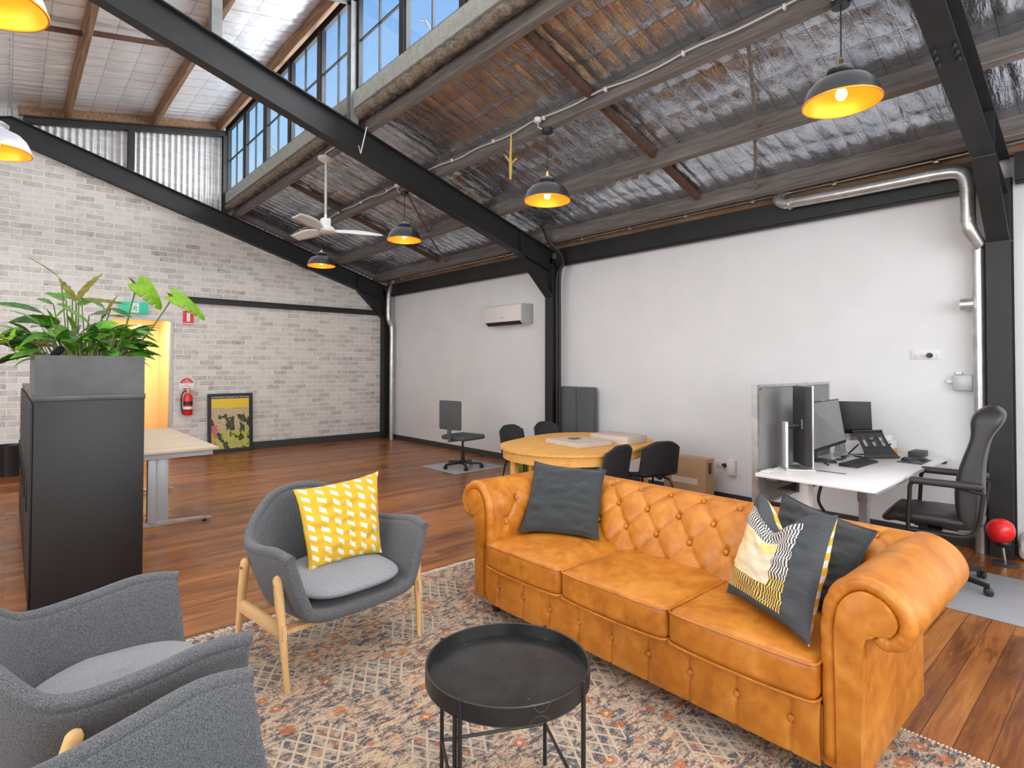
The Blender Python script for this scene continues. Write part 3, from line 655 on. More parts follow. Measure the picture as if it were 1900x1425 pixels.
b=B(); tube(b,catmull([(XW-.05,3.19,.40),(XW-.06,3.20,.33),(XW-.02,3.26,.25),(XW-.01,3.28,.15),(XW-.02,3.27,.0)],16),.004,6); part('cord',b,white_plastic,g2,W=True)
b=B(); box(b,XW-.05,XW,3.055,3.145,.30,.47,.01); box(b,XW-.055,XW-.05,3.06,3.14,.305,.465,.002); solo('wall_box',b,white_plastic,'rounded white wall box beside the low power outlet','wall box')
jb=thing('junction_box','pale grey junction box on the right wall by the downpipe','junction box',(XW-.04,1.04,1.30))
b=B(); box(b,XW-.06,XW,.985,1.12,1.305,1.435,.006); part('cover',b,grey_metal,jb,W=True)
b=B(); box(b,XW-.035,XW,1.06,1.105,1.438,1.465,.004); box(b,XW-.035,XW,1.122,1.165,1.365,1.395,.004); part('sensor',b,white_plastic,jb,W=True)
b=B(); box(b,XW-.03,XW,1.02,1.24,.12,.20,.008); solo('wall_socket_cover',b,white_plastic,'small white cover low on the wall behind the office chair','wall box')

# ================================================================== RUG
b=B(); grid(b,lambda u,v:Vector((.30+2.475*u,-.75+4.23*v,.011+.0012*noise.noise(Vector((u*60,v*90,1))))),60,90)
rg=thing('persian_rug','large distressed cream, slate and rust patterned rug under the sofa and tray table','rug',(1.54,1.36,0))
box(b,.30,2.775,-.75,3.48,.0005,.008); part('rug_pile',b,rugm,rg,W=True)
b=B()
for i in range(560):
    x=.31+2.46*i/560+random.uniform(-.002,.002); a=random.uniform(-.5,.5); L=random.uniform(.035,.06)
    tube(b,[(x,3.475,.010),(x+a*L*.5,3.475+L*.6,.007+random.uniform(0,.006)),(x+a*L,3.475+L,.004)],[.0028,.0024,.0012],4,cap=False)
fr_=part('fringe',b,rugfringe,rg,W=True); fr_['kind']='stuff'
b=B()
for i in range(300):
    y=-.74+4.2*i/300; box(b,2.770,2.782,y,y+.008,.004,.012)
bd=part('bound_edge',b,rugfringe,rg,W=True,smooth=False); bd['kind']='stuff'

# ================================================================== SOFA
sofa=thing('chesterfield_sofa','tan leather three seat chesterfield sofa with rolled tufted back on the rug','sofa',(2.62,1.72,0))
YR,YL=.790,2.640       # inner faces of the arms
FX=2.17
b=B(); box(b,FX+.01,2.96,YR-.10,YL+.10,.10,.30,.012); part('base',b,leather,sofa,W=True)
# tufted front rail
by=[.895+.2068*k for k in range(9)]
def front(u,v):
    y=YR+(YL-YR)*u; z=.095+.225*v; d=0
    for yb in by:
        q=math.hypot((y-yb),(z-.212)); d+= .016*math.exp(-(q/.018)**2)
        d+= .007*math.exp(-((y-yb)/.006)**2)
    return Vector((FX-.012+d-.012*abs(math.sin(PI*(y-by[0])/.2068))*math.sin(PI*v),y,z))
b=B(); grid(b,front,260,16); part('front_rail',b,leather,sofa,W=True,angle=0)
def button(x,y,z,n,r=.013):
    b=B(); lathe(b,[(0,-.006),(r,-.004),(r*1.05,.001),(r*.7,.007),(0,.009)],14)
    bmesh.ops.transform(b,matrix=Matrix.Translation((x,y,z))@Vector(n).to_track_quat('Z','Y').to_matrix().to_4x4(),verts=b.verts); part('button',b,leather,sofa,W=True)
for yb in by: button(FX-.004,yb,.212,(-1,0,0))
# seat cushions
ys=[YR+.003,1.402,2.034,YL-.003]
for i in range(3):
    y0,y1=ys[i]+.003,ys[i+1]-.003; x0,x1=2.135,2.73; b=B()
    box(b,x0,x1,y0,y1,.315,.455,.028,3); bmesh.ops.subdivide_edges(b,edges=[e for e in b.edges if e.calc_length()>.08],cuts=14,use_grid_fill=True)
    for v in b.verts:
        uu=max(0,1-abs((v.co.y-(y0+y1)/2)/((y1-y0)/2))**3); ww=max(0,1-abs((v.co.x-(x0+x1)/2)/((x1-x0)/2))**3)
        if v.co.z>.43: v.co.z+=.026*uu*ww+.004*noise.noise(v.co*9+Vector((i*5,0,0)))
        if v.co.x<x0+.03: v.co.x-=.010*uu; v.co.z-=.012*uu*(1 if v.co.z<.40 else 0)*.6
    ob=part('seat_cushion',b,leather,sofa,W=True,angle=60)
    for zz in (.449,.321):
        b=B(); lp=[]
        R=.03
        for (cx,cy,a0) in ((x0+R,y1-R,90),(x0+R,y0+R,180),(x1-R,y0+R,270),(x1-R,y1-R,0)):
            for k in range(7):
                a=math.radians(a0+90*k/6); px=cx+R*math.cos(a); py=cy+R*math.sin(a)
                lp.append((px,py,zz))
        # densify
        dl=[]
        for a_,c_ in zip(lp,lp[1:]+lp[:1]):
            a_,c_=Vector(a_),Vector(c_); n_=max(1,int((c_-a_).length/.04))
            for k in range(n_):
                p=a_.lerp(c_,k/n_); uu=max(0,1-abs((p.y-(y0+y1)/2)/((y1-y0)/2))**3)
                if p.x<x0+.02: p.x-=.010*uu+.002; p.z-= (.0075*uu if zz<.4 else 0)
                dl.append(p)
        tube(b,dl,.0055,8,closed=True); p_=link('piping',b,leather); 
        p_.parent=ob; p_.location=-sofa.location
# back with rolled top
def norm2(pr):
    out=[]
    for i in range(len(pr)):
        a=pr[max(i-1,0)];c=pr[min(i+1,len(pr)-1)]; d=Vector((c[0]-a[0],c[1]-a[1])).normalized(); out.append(Vector((-d.y,d.x)))
    return out
bk=[Vector((p[0],p[1],0)) for p in catmull([(2.63,.40,0),(2.665,.46,0),(2.715,.56,0),(2.765,.645,0),(2.80,.70,0),(2.85,.752,0),(2.92,.782,0),(3.0,.772,0),(3.065,.725,0),(3.085,.665,0),(3.06,.60,0),(3.01,.575,0)],84)]
# arc length
al=[0]
for a_,c_ in zip(bk,bk[1:]): al.append(al[-1]+(c_-a_).length)
nn=norm2(bk)
def s_at_z(z):
    for i,p in enumerate(bk[:45]):
        if p.y>=z: return al[i]
S0=s_at_z(.565); DS=.128; TY=.2068; T0=1.44
def tuft(s,t,fade=1):
    q=(s-S0)/(2*DS); p=(t-T0)/TY; a,b_=p+q,p-q
    fa=abs(a-round(a)); fb=abs(b_-round(b_)); cre=math.exp(-(fa/.055)**2)+math.exp(-(fb/.055)**2)
    hole=math.exp(-((fa*fa+fb*fb)/.012))
    puff=abs(math.sin(PI*a)*math.sin(PI*b_))
    return fade*(.016*puff**.8-.004*cre-.026*hole)
def backf(u,v):
    i=round(v*84); s=al[i]; y=YR-.12+(YL-YR+.24)*u
    fade=1 if s<S0+DS*2.2 else max(0,1-(s-S0-DS*2.2)/.06)
    d=tuft(s,y,fade); n=nn[i]; return Vector((bk[i].x+n.x*d,y,bk[i].y+n.y*d))
b=B(); grid(b,backf,380,84); 
part('back_roll',b,leather,sofa,W=True,angle=0)
b=B(); prism(b,[(2.72,.30),(2.74,.52),(2.84,.66),(3.0,.66),(2.99,.30),(2.97,.10),(2.72,.10)],'y',YR-.09,YL+.09,.01); part('back_frame',b,leather,sofa,W=True)
for rrow in range(0,4):
    s=S0+(rrow-1)*DS+DS*0
    off=0 if (rrow-1)%2==0 else .5
    i=min(range(84),key=lambda k:abs(al[k]-s))
    for k in range(-4,7):
        y=T0+(k+off)*TY
        if YR+.02<y<YL-.02 and rrow>0:
            n=nn[i]; button(bk[i].x-n.x*.010,y,bk[i].y-n.y*.010,(n.x,0,n.y))
# arms
ap=catmull([(0,.10,0),(0,.30,0),(-.004,.50,0),(-.004,.60,0),(.012,.69,0),(.055,.757,0),(.12,.792,0),(.19,.783,0),(.25,.742,0),(.282,.68,0),(.275,.62,0),(.24,.575,0),(.19,.562,0),(.155,.585,0)],70)
aal=[0]
for a_,c_ in zip(ap,ap[1:]): aal.append(aal[-1]+(c_-a_).length)
an=norm2(ap)
ztop_i=[i for i,p in enumerate(ap) if p.y>.44][0]
for sg,y0 in ((-1,YR),(1,YL)):
    def armf(u,v,sg=sg,y0=y0):
        i=round(v*70); p=ap[i]; x=FX+.02+(2.955-FX-.02)*u
        s=aal[i]-aal[ztop_i]; fade=max(0,min(1,(s)/.05))*max(0,min(1,(.30-s)/.05))*max(0,min(1,(x-2.22)/.05))
        q=(s-.11)/(2*.13); pp=(x-2.295)/.19; a,b_=pp+q,pp-q; fa=abs(a-round(a)); fb=abs(b_-round(b_))
        d=fade*(.012*abs(math.sin(PI*a)*math.sin(PI*b_))**.6-.005*(math.exp(-(fa/.055)**2)+math.exp(-(fb/.055)**2))-.022*math.exp(-((fa*fa+fb*fb)/.012)))
        # faint gathers across the roll
        if p.x>.08: d-=.003*math.exp(-(((x-2.17)/.16%1-.5)/.05)**2)
        n=an[i]; return Vector((x,y0+sg*(p.x+n.x*-d*-1),p.y+n.y*d))
    b=B(); V=grid(b,armf,110,70)
    b.faces.new([V[0][j] for j in range(71)]); b.faces.new([V[110][j] for j in range(71)][::-1])
    arm=part('armrest',b,leather,sofa,W=True,angle=50)
    b=B(); box(b,FX+.005,2.95,y0+sg*.0,y0+sg*.128,.095,.59,.01); part('arm_side',b,leather,sofa,W=True)
    # pleated front border
    b=B(); pt=[];rr=[]
    for i in range(1,70):
        n=an[i]; p=ap[i]; q=aal[i]; pt.append((FX+.022,y0+sg*(p.x-n.x*.026 if True else 0),p.y-n.y*.026))
        pl=0
        if q>.30: pl=.0035*math.exp(-((((q-.30)/.085)%1-.5)/.06)**2)
        elif q<.30 and q>.1: pl=.003*math.exp(-((((q)/.16)%1-.5)/.05)**2)
        rr.append(.029-pl)
    tube(b,pt,rr,14); part('pleated_border',b,leather,arm and sofa,W=True,angle=0)
    # scroll shaped facing panel
    b=B(); poly=[]
    inner=[(ap[i].x-an[i].x*.050,ap[i].y-an[i].y*.050) for i in range(1,69,2)]
    inner=[p for p in inner if not (p[0]>.12 and p[1]<.60)]
    poly=inner+[(.165,.605),(.140,.590),(.132,.56),(.126,.095)]
    poly=[(y0+sg*p,q) for p,q in poly]
    if sg>0: poly=poly[::-1]
    prism(b,poly,'x',FX-.012,FX+.03,.004); part('arm_front_panel',b,leather,sofa,W=True)
    for (x,s_) in ((2.295,.11),(2.485,.11),(2.39,.11+.13),(2.58,.24),(2.39,-.0)):
        i=min(range(70),key=lambda k:abs(aal[k]-aal[ztop_i]-s_)); p=ap[i]; n=an[i]
        button(x,y0+sg*(p.x-.004),p.y,(0,sg*n.x,n.y) if True else 0,.012)
for x in (2.25,2.88):
    for y in (.76,2.67):
        b=B(); lathe(b,[(0,.013),(.022,.013),(.026,.022),(.024,.033),(.030,.045),(.036,.060),(.034,.074),(.026,.082),(.034,.090),(.036,.102),(0,.102)],20,(x,y,0)); part('foot',b,footwood,sofa,W=True)

# ================================================================== PILLOWS
def pillow(name,label,BL,BR,TL,TR,t,front,back,cat='cushion',dip=0,flange=0,seed=1,group=None,sag=.085,slabel=None):
    BL,BR,TL,TR=map(Vector,(BL,BR,TL,TR)); c=(BL+BR+TL+TR)/4; n0=((BR-BL).cross(TL-BL)).normalized()
    root=thing(name,label,cat,c,0,group)
    def pos(u,v,side):
        a,b_=2*u-1,2*v-1
        pin=1-sag*(1-abs(a)**3)*abs(b_)**6; pin2=1-sag*(1-abs(b_)**3)*abs(a)**6
        aa=a*pin2; bb=b_*pin
        uu,vv=(aa+1)/2,(bb+1)/2
        p=BL*(1-uu)*(1-vv)+BR*uu*(1-vv)+TL*(1-uu)*vv+TR*uu*vv
        if dip: p=p-(TL-BL).normalized()*dip*math.exp(-((u-.45)/.20)**2)*max(0,v)**2.2
        th=t*((1-abs(a)**2.6)*(1-abs(b_)**2.6))**.55
        if dip: th*=1-.3*math.exp(-((u-.45)/.22)**2)*v**2
        wr=.020*noise.noise(Vector((u*3+seed,v*6,seed)))+.013*noise.noise(Vector((u*5+v*4+seed,v*12-u*4,seed*3)))-.014*abs(noise.noise(Vector((u*4+seed,v*11+u*3,seed*5))))
        return p+n0*(side*(th/2)+wr*(1-abs(a)**6)*(1-abs(b_)**6))
    for side,mt,nm in ((1,front,'front_panel'),(-1,back,'back_panel')):
        b=B(); grid(b,lambda u,v:pos(u,v,side),44,44,uv=True)
        part(nm,b,mt,root,W=True,angle=0,label=(slabel if nm=='back_panel' and slabel else None))
    if flange:
        b=B(); lp=[]
        for k in range(45): lp.append(pos(k/44,0,0))
        for k in range(1,45): lp.append(pos(1,k/44,0))
        for k in range(1,45): lp.append(pos(1-k/44,1,0))
        for k in range(1,44): lp.append(pos(0,1-k/44,0))
        tube(b,lp,flange,6,closed=True); part('seam',b,front,root,W=True)
    return root
pillow('throw_pillow','plain charcoal linen cushion leaning in the left corner of the tan sofa',(2.375,2.60,.485),(2.615,2.175,.485),(2.60,2.70,.875),(2.845,2.305,.845),.15,fab_char,fab_char,flange=.006,seed=3)
pillow('throw_pillow','patchwork cushion with black and white stripes and a yellow block on the sofa',(2.43,1.285,.485),(2.185,.835,.485),(2.60,1.215,.925),(2.425,.815,.925),.15,patchm,yellowm,dip=.115,seed=8,slabel='yellow back with white quadrilaterals')
pillow('throw_pillow','plain charcoal cushion half hidden behind the patchwork cushion',(2.66,1.27,.50),(2.52,.84,.49),(2.84,1.20,.885),(2.775,.785,.800),.12,fab_char,fab_char,flange=.006,seed=5)

# ================================================================== ARMCHAIRS
def make_armchair(label,loc,rz):
    r=thing('wool_armchair',label,'armchair',loc,rz,'grey wool armchairs')
    # rim and base paths, a in [-1,1]
    rim=catmull([(.335,-.385,.615),(.20,-.40,.630),(.02,-.395,.605),(-.16,-.365,.600),(-.265,-.29,.68),(-.345,-.15,.775),(-.365,0,.80),(-.345,.15,.775),(-.265,.29,.68),(-.16,.365,.600),(.02,.395,.605),(.20,.40,.630),(.335,.385,.615)],48)
    mid=catmull([(.345,-.315,.40),(.2,-.325,.39),(.0,-.32,.38),(-.15,-.29,.38),(-.23,-.21,.40),(-.28,-.11,.43),(-.29,0,.44),(-.28,.11,.43),(-.23,.21,.40),(-.15,.29,.38),(0,.32,.38),(.2,.325,.39),(.345,.315,.40)],48)
    low=catmull([(.35,-.25,.325),(.2,-.25,.31),(.0,-.25,.30),(-.12,-.22,.30),(-.18,-.16,.31),(-.21,-.08,.32),(-.22,0,.32),(-.21,.08,.32),(-.18,.16,.31),(-.12,.22,.30),(0,.25,.30),(.2,.25,.31),(.35,.25,.325)],48)
    def cen(i): 
        t=abs(i-24)/24; return Vector((.36*t**1.0+.0*(1-t),0,.315-.012*(1-t))) if t>0.0 else Vector((0,0,.303))
    def sh(u,v):
        i=round(u*48)
        P=[cen(i),low[i],mid[i],rim[i]]
        return catmull(P,15)[round(v*15)]
    b=B(); grid(b,sh,48,15); bmesh.ops.remove_doubles(b,verts=b.verts,dist=1e-4)
    part('shell',b,fab_dark,r,solid=.055,sub=1)
    # rolled lip welt
    b=B(); rp=[p+Vector((0,0,.0)) for p in rim]; tube(b,rp,[.016+.012*math.sin(PI*min(1,k/48*1.0)) if False else .024 for k in range(49)],12); part('rim_roll',b,fab_dark,r)
    b=B(); tube(b,[Vector((p.x*1.0,p.y*1.045 if abs(p.y)>.2 else p.y,p.z-.006)) for p in rim],.0025,6); part('seam_welt',b,fab_dark,r)
    # seat cushion
    b=B()
    def se(u,v):
        a=2*PI*u; ca,sa=math.cos(a),math.sin(a); e=.62
        X=.075+.275*math.copysign(abs(ca)**e,ca); wdt=.285 if X>0 else .285*(1-.35*min(1,(-X)/.2))
        Y=wdt*math.copysign(abs(sa)**e,sa)
        ph=PI*v; rr_=abs(math.sin(ph))**.45; z=.412-.040*math.cos(ph)
        z+=(.018*(1-rr_) if v>.5 else 0)
        return Vector((.075+(X-.075)*rr_,Y*rr_,z-.01*(X/.3)))
    grid(b,se,56,18,closeu=True); bmesh.ops.remove_doubles(b,verts=b.verts,dist=1e-4)
    part('seat_cushion',b,fab_light,r,label='lighter grey seat cushion',angle=0)
    # legs
    for sg in (-1,1):
        for (fx_,tx,fz) in ((.295,.235,.0),(-.27,-.12,.0)):
            b=B(); F_=Vector((fx_,sg*.378,.011)); T_=Vector((tx,sg*.400,.515))
            pts=[F_.lerp(T_,k/12) for k in range(13)]+[T_+Vector((0,0,.012)),T_+Vector((0,0,.018))]
            tube(b,pts,[.0125+.0095*min(1,k/9) for k in range(13)]+[.016,.006],16); lg=part('leg',b,oak,r)
            b=B(); lathe(b,[(0,0),(.007,0),(.007,.004),(0,.004)],12); bmesh.ops.transform(b,matrix=Matrix.Translation((tx+.003,sg*(.400+.019),.49))@Matrix.Rotation(-sg*PI/2,4,'X'),verts=b.verts); p_=link('bolt',b,brass); p_.parent=lg
        b=B(); prism(b,[(-.205,.245),(.29,.245),(.285,.31),(-.175,.31)],'y',sg*.388-.011,sg*.388+.011,.003); part('side_rail',b,oakx,r)
    for x in (-.12,.23):
        b=B(); box(b,x-.03,x+.03,-.383,.383,.255,.278,.003); part('cross_rail',b,oakx,r)
    return r
ch1=make_armchair('grey wool armchair with a yellow cushion, standing alone behind the rug edge',(1.318,2.965,.0),math.radians(-84))
ch2=dup(ch1,(.238,2.32,0),math.radians(4),'grey wool armchair at lower left, the one nearer the black cabinet')
ch3=dup(ch1,(.262,1.29,0),math.radians(9),'grey wool armchair cropped at the bottom left corner of the picture')
pillow('throw_pillow','yellow cushion printed with white quadrilaterals on the lone armchair',(1.165,2.875,.445),(1.60,2.905,.445),(1.15,3.06,.84),(1.68,3.10,.87),.14,yellowm,yellowm,seed=12)

# ================================================================== TRAY TABLE
tt=thing('tray_table','round black metal tray table on the patterned rug','coffee table',(1.262,1.44,.0))
R=.273; zt=.522
b=B(); lathe(b,[(0,zt-.058),(R-.006,zt-.058),(R,zt-.052),(R,zt),(R-.004,zt+.002),(R-.008,zt),(R-.010,zt-.042),(R-.03,zt-.046),(0,zt-.046)],96); 
def mk_tray():
    m,t,b_=new_mat('worn_black_powder_coat'); k=NT(t); n=k.noise(k.co(),7,5,.6); sp_=k.noise(k.co(),90,2,.5); vo=k.n('TexVoronoi'); k.put(vo.inputs['Vector'],k.co()); vo.inputs['Scale'].default_value=7.5; vo.inputs['Randomness'].default_value=1
    ring=k.m('LESS_THAN',k.m('ABSOLUTE',k.m('SUBTRACT',vo.outputs['Distance'],.30)),.004)
    c=k.ramp(n,[(.3,(.009,.009,.009)),(.75,(.022,.022,.022))]); c=k.mix(k.m('GREATER_THAN',sp_,.75),c,(.35,.35,.35)); c=k.mix(k.m('MULTIPLY',ring,k.ramp(k.noise(k.co(),4,1),[(.52,0.),(.60,.22)])),c,(.3,.3,.3))
    k.put(b_.inputs['Base Color'],c); k.put(b_.inputs['Roughness'],k.ramp(n,[(.3,.26),(.7,.42)])); return m
trm=mk_tray(); part('tray',b,trm,tt)
for k_ in range(4):
    a=math.radians(18+90*k_)
    dx,dy=math.cos(a),math.sin(a); px,py=-dy,dx; r1=R+.0
    b=B(); tube(b,[((r1)*dx,(r1)*dy,.012),((r1)*dx,(r1)*dy,zt+.004)],.0075,10); part('leg',b,blk_plastic,tt)
    r_=R-.0; 
    b=B(); q=math.radians(18+90*(k_+1)); tube(b,[(r1*dx,r1*dy,.165),(r1*math.cos(q),r1*math.sin(q),.165)],.006,8); part('stretcher',b,blk_plastic,tt)
for k_ in (2,):
    a=math.radians(18+90*k_); dx,dy=math.cos(a),math.sin(a)
    b=B(); tube(b,[((R)*dx+.018*dy,(R)*dy-.018*dx,.012),((R)*dx+.018*dy,R*dy-.018*dx,zt-.05)],.007,10); part('leg',b,blk_plastic,tt)

# ================================================================== CABINETS, PLANTER, PLANTS
cx0,cx1=.12,.678
cb1=thing('tambour_cabinet','tall black office cabinet, end panel facing the armchairs','cabinet',(.40,4.95,0))
b=B(); box(b,cx0,cx1,4.40,5.50,.03,1.285,.002); part('carcass',b,black_mat,cb1,W=True)
b=B(); box(b,cx0-.004,cx1+.004,4.395,5.505,1.285,1.318,.002); part('top',b,black_planter,cb1,W=True)
b=B(); box(b,cx0+.02,cx1-.02,4.42,5.48,0,.03); part('plinth',b,grey_metal,cb1,W=True,smooth=False)
for y in (4.43,4.97):
    b=B(); box(b,cx0-.014,cx0-.001,y,y+.50,.05,1.27,.003); d_=part('door',b,black_mat,cb1,W=True)
    b=B(); box(b,cx0-.022,cx0-.014,y+.44,y+.452,.55,.75,.002); part('handle',b,blk_plastic,d_,W=True)
cb2=dup(cb1,(.40,6.06,0),0,'black office cabinet standing behind the first one in the row'); cb3=dup(cb1,(.40,7.17,0),0,'black office cabinet at the far end of the row')
for c_ in (cb1,cb2,cb3): c_['group']='black cabinets in a row'
pl=thing('planter_box','black metal planter box on top of the nearest cabinet','planter',(.40,4.9,1.318))
b=B(); 
for (a,c,d,e_) in ((.122,.676,4.40,4.408),(.122,.676,5.392,5.40),(.122,.130,4.408,5.392),(.668,.676,4.408,5.392)): box(b,a,c,d,e_,1.319,1.562)
box(b,.13,.668,4.408,5.392,1.319,1.327); part('box_body',b,black_planter,pl,W=True,smooth=False)
b=B(); grid(b,lambda u,v:Vector((.131+.536*u,4.409+.982*v,1.515+.012*noise.noise(Vector((u*9,v*14,2))))),20,30); part('soil',b,soil,pl,W=True)

def leaf(bm,base,dirv,L,Wd,curl=.35,fold=.15,shape='ovate',wave=0,roll=0,ns=12,nw=6,slits=False):
    d=Vector(dirv).normalized(); side=d.cross(Vector((0,0,1)))
    if side.length<.05: side=Vector((1,0,0))
    side.normalize(); side=Matrix.Rotation(roll,3,d)@side; upv=side.cross(d).normalized()
    lay=None
    def P(s,t):
        if shape=='ovate': w_=math.sin(PI*min(1,s**.75))**.8*(1-.25*s)
        elif shape=='lance': w_=math.sin(PI*s**.8)**.9
        else: # heart
            w_=(1-s)**.55*min(1,(s+.10)*5)**.6
        y=t*Wd*.5*w_*(1+(wave*math.sin(s*34+(1 if t>0 else 0)) if abs(t)>.6 else 0))
        z=fold*abs(y)+wave*.25*Wd*math.sin(s*26)*abs(t)**2-.0
        ang=curl*s
        back=-.12*L*abs(t) if shape=='heart' and s<.2 else 0
        x=L*(math.sin(ang)/curl if abs(curl)>.01 else s)+back*(1-s*5 if s<.2 else 0); dz=-L*(1-math.cos(ang))/curl if abs(curl)>.01 else 0
        return Vector(base)+d*x+side*y+upv*(z+dz)
    V=[[bm.verts.new(P(i/ns,-1+2*j/nw)) for j in range(nw+1)] for i in range(ns+1)]
    for i in range(ns):
        for j in range(nw):
            if slits and 5<i<ns-2 and (i%5==0) and j>=nw*.6: continue
            if slits=='hole' and False: continue
            try: bm.faces.new((V[i][j],V[i+1][j],V[i+1][j+1],V[i][j+1]))
            except ValueError: pass
    return P(0,0)
def stalk(bm,a,b_,r=.004,sag=.0):
    a,b_=Vector(a),Vector(b_); m_=(a+b_)/2+Vector((0,0,sag)); tube(bm,catmull([a,m_,b_],10),r,6)
rnd=random.Random(21)
ZS=1.50
def at(u,v,dep):
    """plant points measured relative to the camera rays are baked here as plain coordinates"""
    return None
# big monstera with two split leaves, right side
mo=thing('monstera_plant','monstera with two split leaves reaching out to the right of the planter','plant',(.60,4.75,ZS))
def mleaf(base,tip_dir,L,Wd,roll,curl):
    b=B(); leaf(b,base,tip_dir,L,Wd,curl,.08,'heart',0,roll,27,9,slits=True); part('split_leaf',b,leafB,mo,W=True,solid=.0012,angle=0)
b=B(); stalk(b,(.57,4.80,1.51),(.660,4.66,2.050),.0055,.0); part('stem',b,stemm,mo,W=True); b=B(); stalk(b,(.60,4.72,1.52),(.875,4.63,1.985),.0055,-.02); part('stem',b,stemm,mo,W=True)
mleaf((.665,4.66,2.075),(.70,-.12,-.68),.235,.17,1.05,.5)
mleaf((.872,4.63,2.000),(.95,-.10,-.52),.28,.15,.95,.5)
b=B(); leaf(b,(.660,4.66,2.050),(-.45,0,.75),.075,.03,.3,.2,'lance',0,.4,8,4); leaf(b,(.875,4.63,1.985),(-.6,0,.7),.05,.035,.3,.2,'lance',0,.4,8,4); part('young_leaf',b,leafC,mo,W=True,solid=.001)
def bush(name,label,mat,n,cx,cy,cz,spread,L,Wd,shape,seed,el=(.0,1.2),hl=(.05,.28),bx=None,stemr=.004,curl=(.4,1.2),wave=0,az=(0,2*PI),fold=.18):
    q=random.Random(seed); r=thing(name,label,'plant',(cx,cy,ZS)); sb=B(); b=B()
    for i in range(n):
        a=q.uniform(*az); e_=q.uniform(*el); h=q.uniform(*hl); rad=q.uniform(.15,1)*spread
        p0=Vector((cx+q.uniform(-.05,.05),cy+q.uniform(-.08,.08),ZS)); p1=Vector((cx+rad*math.cos(a),cy+rad*math.sin(a)*.9,cz+h))
        p1.x=max(-.12,min(.86,p1.x)); 
        stalk(sb,p0,p1,stemr,.03)
        leaf(b,p1,(math.cos(a)*math.cos(e_),math.sin(a)*math.cos(e_),math.sin(e_)),L*q.uniform(.7,1.2),Wd*q.uniform(.75,1.2),q.uniform(*curl),fold,shape,wave,q.uniform(-.5,.5))
    part('stems',sb,stemm,r,W=True); part('foliage',b,mat,r,W=True,solid=.001,angle=0); return r
LEAVES=[('C', 0.329, 4.674, 1.919, 0.248, 4.654, 2.058, 0.058),('C', 0.331, 4.704, 1.921, 0.439, 4.684, 2.137, 0.051),
('C', 0.252, 4.687, 2.062, 0.115, 4.667, 2.195, 0.012),('C', 0.348, 4.71, 1.944, 0.613, 4.69, 1.942, 0.027),
('C', 0.477, 4.713, 1.812, 0.544, 4.693, 1.98, 0.032),('C', 0.224, 4.657, 1.656, 0.046, 4.637, 1.626, 0.04),
('C', 0.502, 4.651, 1.836, 0.599, 4.631, 1.84, 0.023),('D', 0.196, 4.784, 1.801, 0.044, 4.634, 1.807, 0.062),
('D', 0.165, 4.726, 1.837, -0.027, 4.576, 1.925, 0.043),('D', 0.366, 4.723, 1.722, 0.446, 4.573, 1.806, 0.056),
('D', 0.652, 4.8, 1.755, 0.552, 4.65, 1.778, 0.051),('D', 0.653, 4.747, 1.744, 0.77, 4.597, 1.691, 0.023),
('D', 0.666, 4.784, 1.719, 0.691, 4.634, 1.582, 0.023),('D', 0.431, 4.748, 1.579, 0.478, 4.598, 1.654, 0.071),
('D', 0.152, 4.764, 1.698, 0.069, 4.614, 1.705, 0.033),('D', 0.523, 4.715, 1.893, 0.619, 4.565, 1.846, 0.04),
('D', 0.409, 4.763, 1.837, 0.477, 4.613, 1.883, 0.075),('D', 0.072, 4.787, 1.696, 0.002, 4.637, 1.668, 0.023),
('D', 0.116, 4.752, 1.591, 0.076, 4.602, 1.564, 0.025),('F', 0.308, 4.574, 1.737, 0.299, 4.504, 1.842, 0.087),
('F', 0.218, 4.567, 1.789, 0.276, 4.497, 1.896, 0.062),('F', 0.197, 4.506, 1.792, 0.184, 4.436, 1.872, 0.05),
('F', 0.42, 4.576, 1.734, 0.521, 4.506, 1.794, 0.095),('F', 0.276, 4.559, 1.687, 0.194, 4.489, 1.712, 0.079),
('F', 0.338, 4.53, 1.648, 0.384, 4.46, 1.711, 0.058),('P', 0.393, 4.573, 1.774, 0.287, 4.473, 1.871, 0.051),
('P', 0.371, 4.657, 1.652, 0.486, 4.557, 1.728, 0.055),('P', 0.5, 4.617, 1.689, 0.6, 4.517, 1.718, 0.042),
('P', 0.531, 4.642, 1.665, 0.655, 4.542, 1.623, 0.053),('P', 0.301, 4.658, 1.725, 0.187, 4.558, 1.771, 0.046),
('P', 0.401, 4.641, 1.602, 0.492, 4.541, 1.661, 0.05),('P', 0.335, 4.662, 1.618, 0.264, 4.562, 1.63, 0.042),
('P', 0.507, 4.609, 1.621, 0.559, 4.509, 1.578, 0.033),('P', 0.54, 4.65, 1.605, 0.587, 4.55, 1.655, 0.042),
('H', 0.29, 4.844, 1.938, 0.191, 4.794, 1.985, 0.055),('H', 0.327, 4.894, 1.954, 0.242, 4.844, 2.003, 0.055),
('H', 0.226, 4.888, 1.911, 0.151, 4.838, 1.952, 0.051),('H', 0.497, 4.81, 1.899, 0.435, 4.76, 1.951, 0.046),
('H', 0.343, 4.814, 1.914, 0.407, 4.764, 1.941, 0.05),('H', 0.317, 4.822, 1.879, 0.253, 4.772, 1.921, 0.05)]
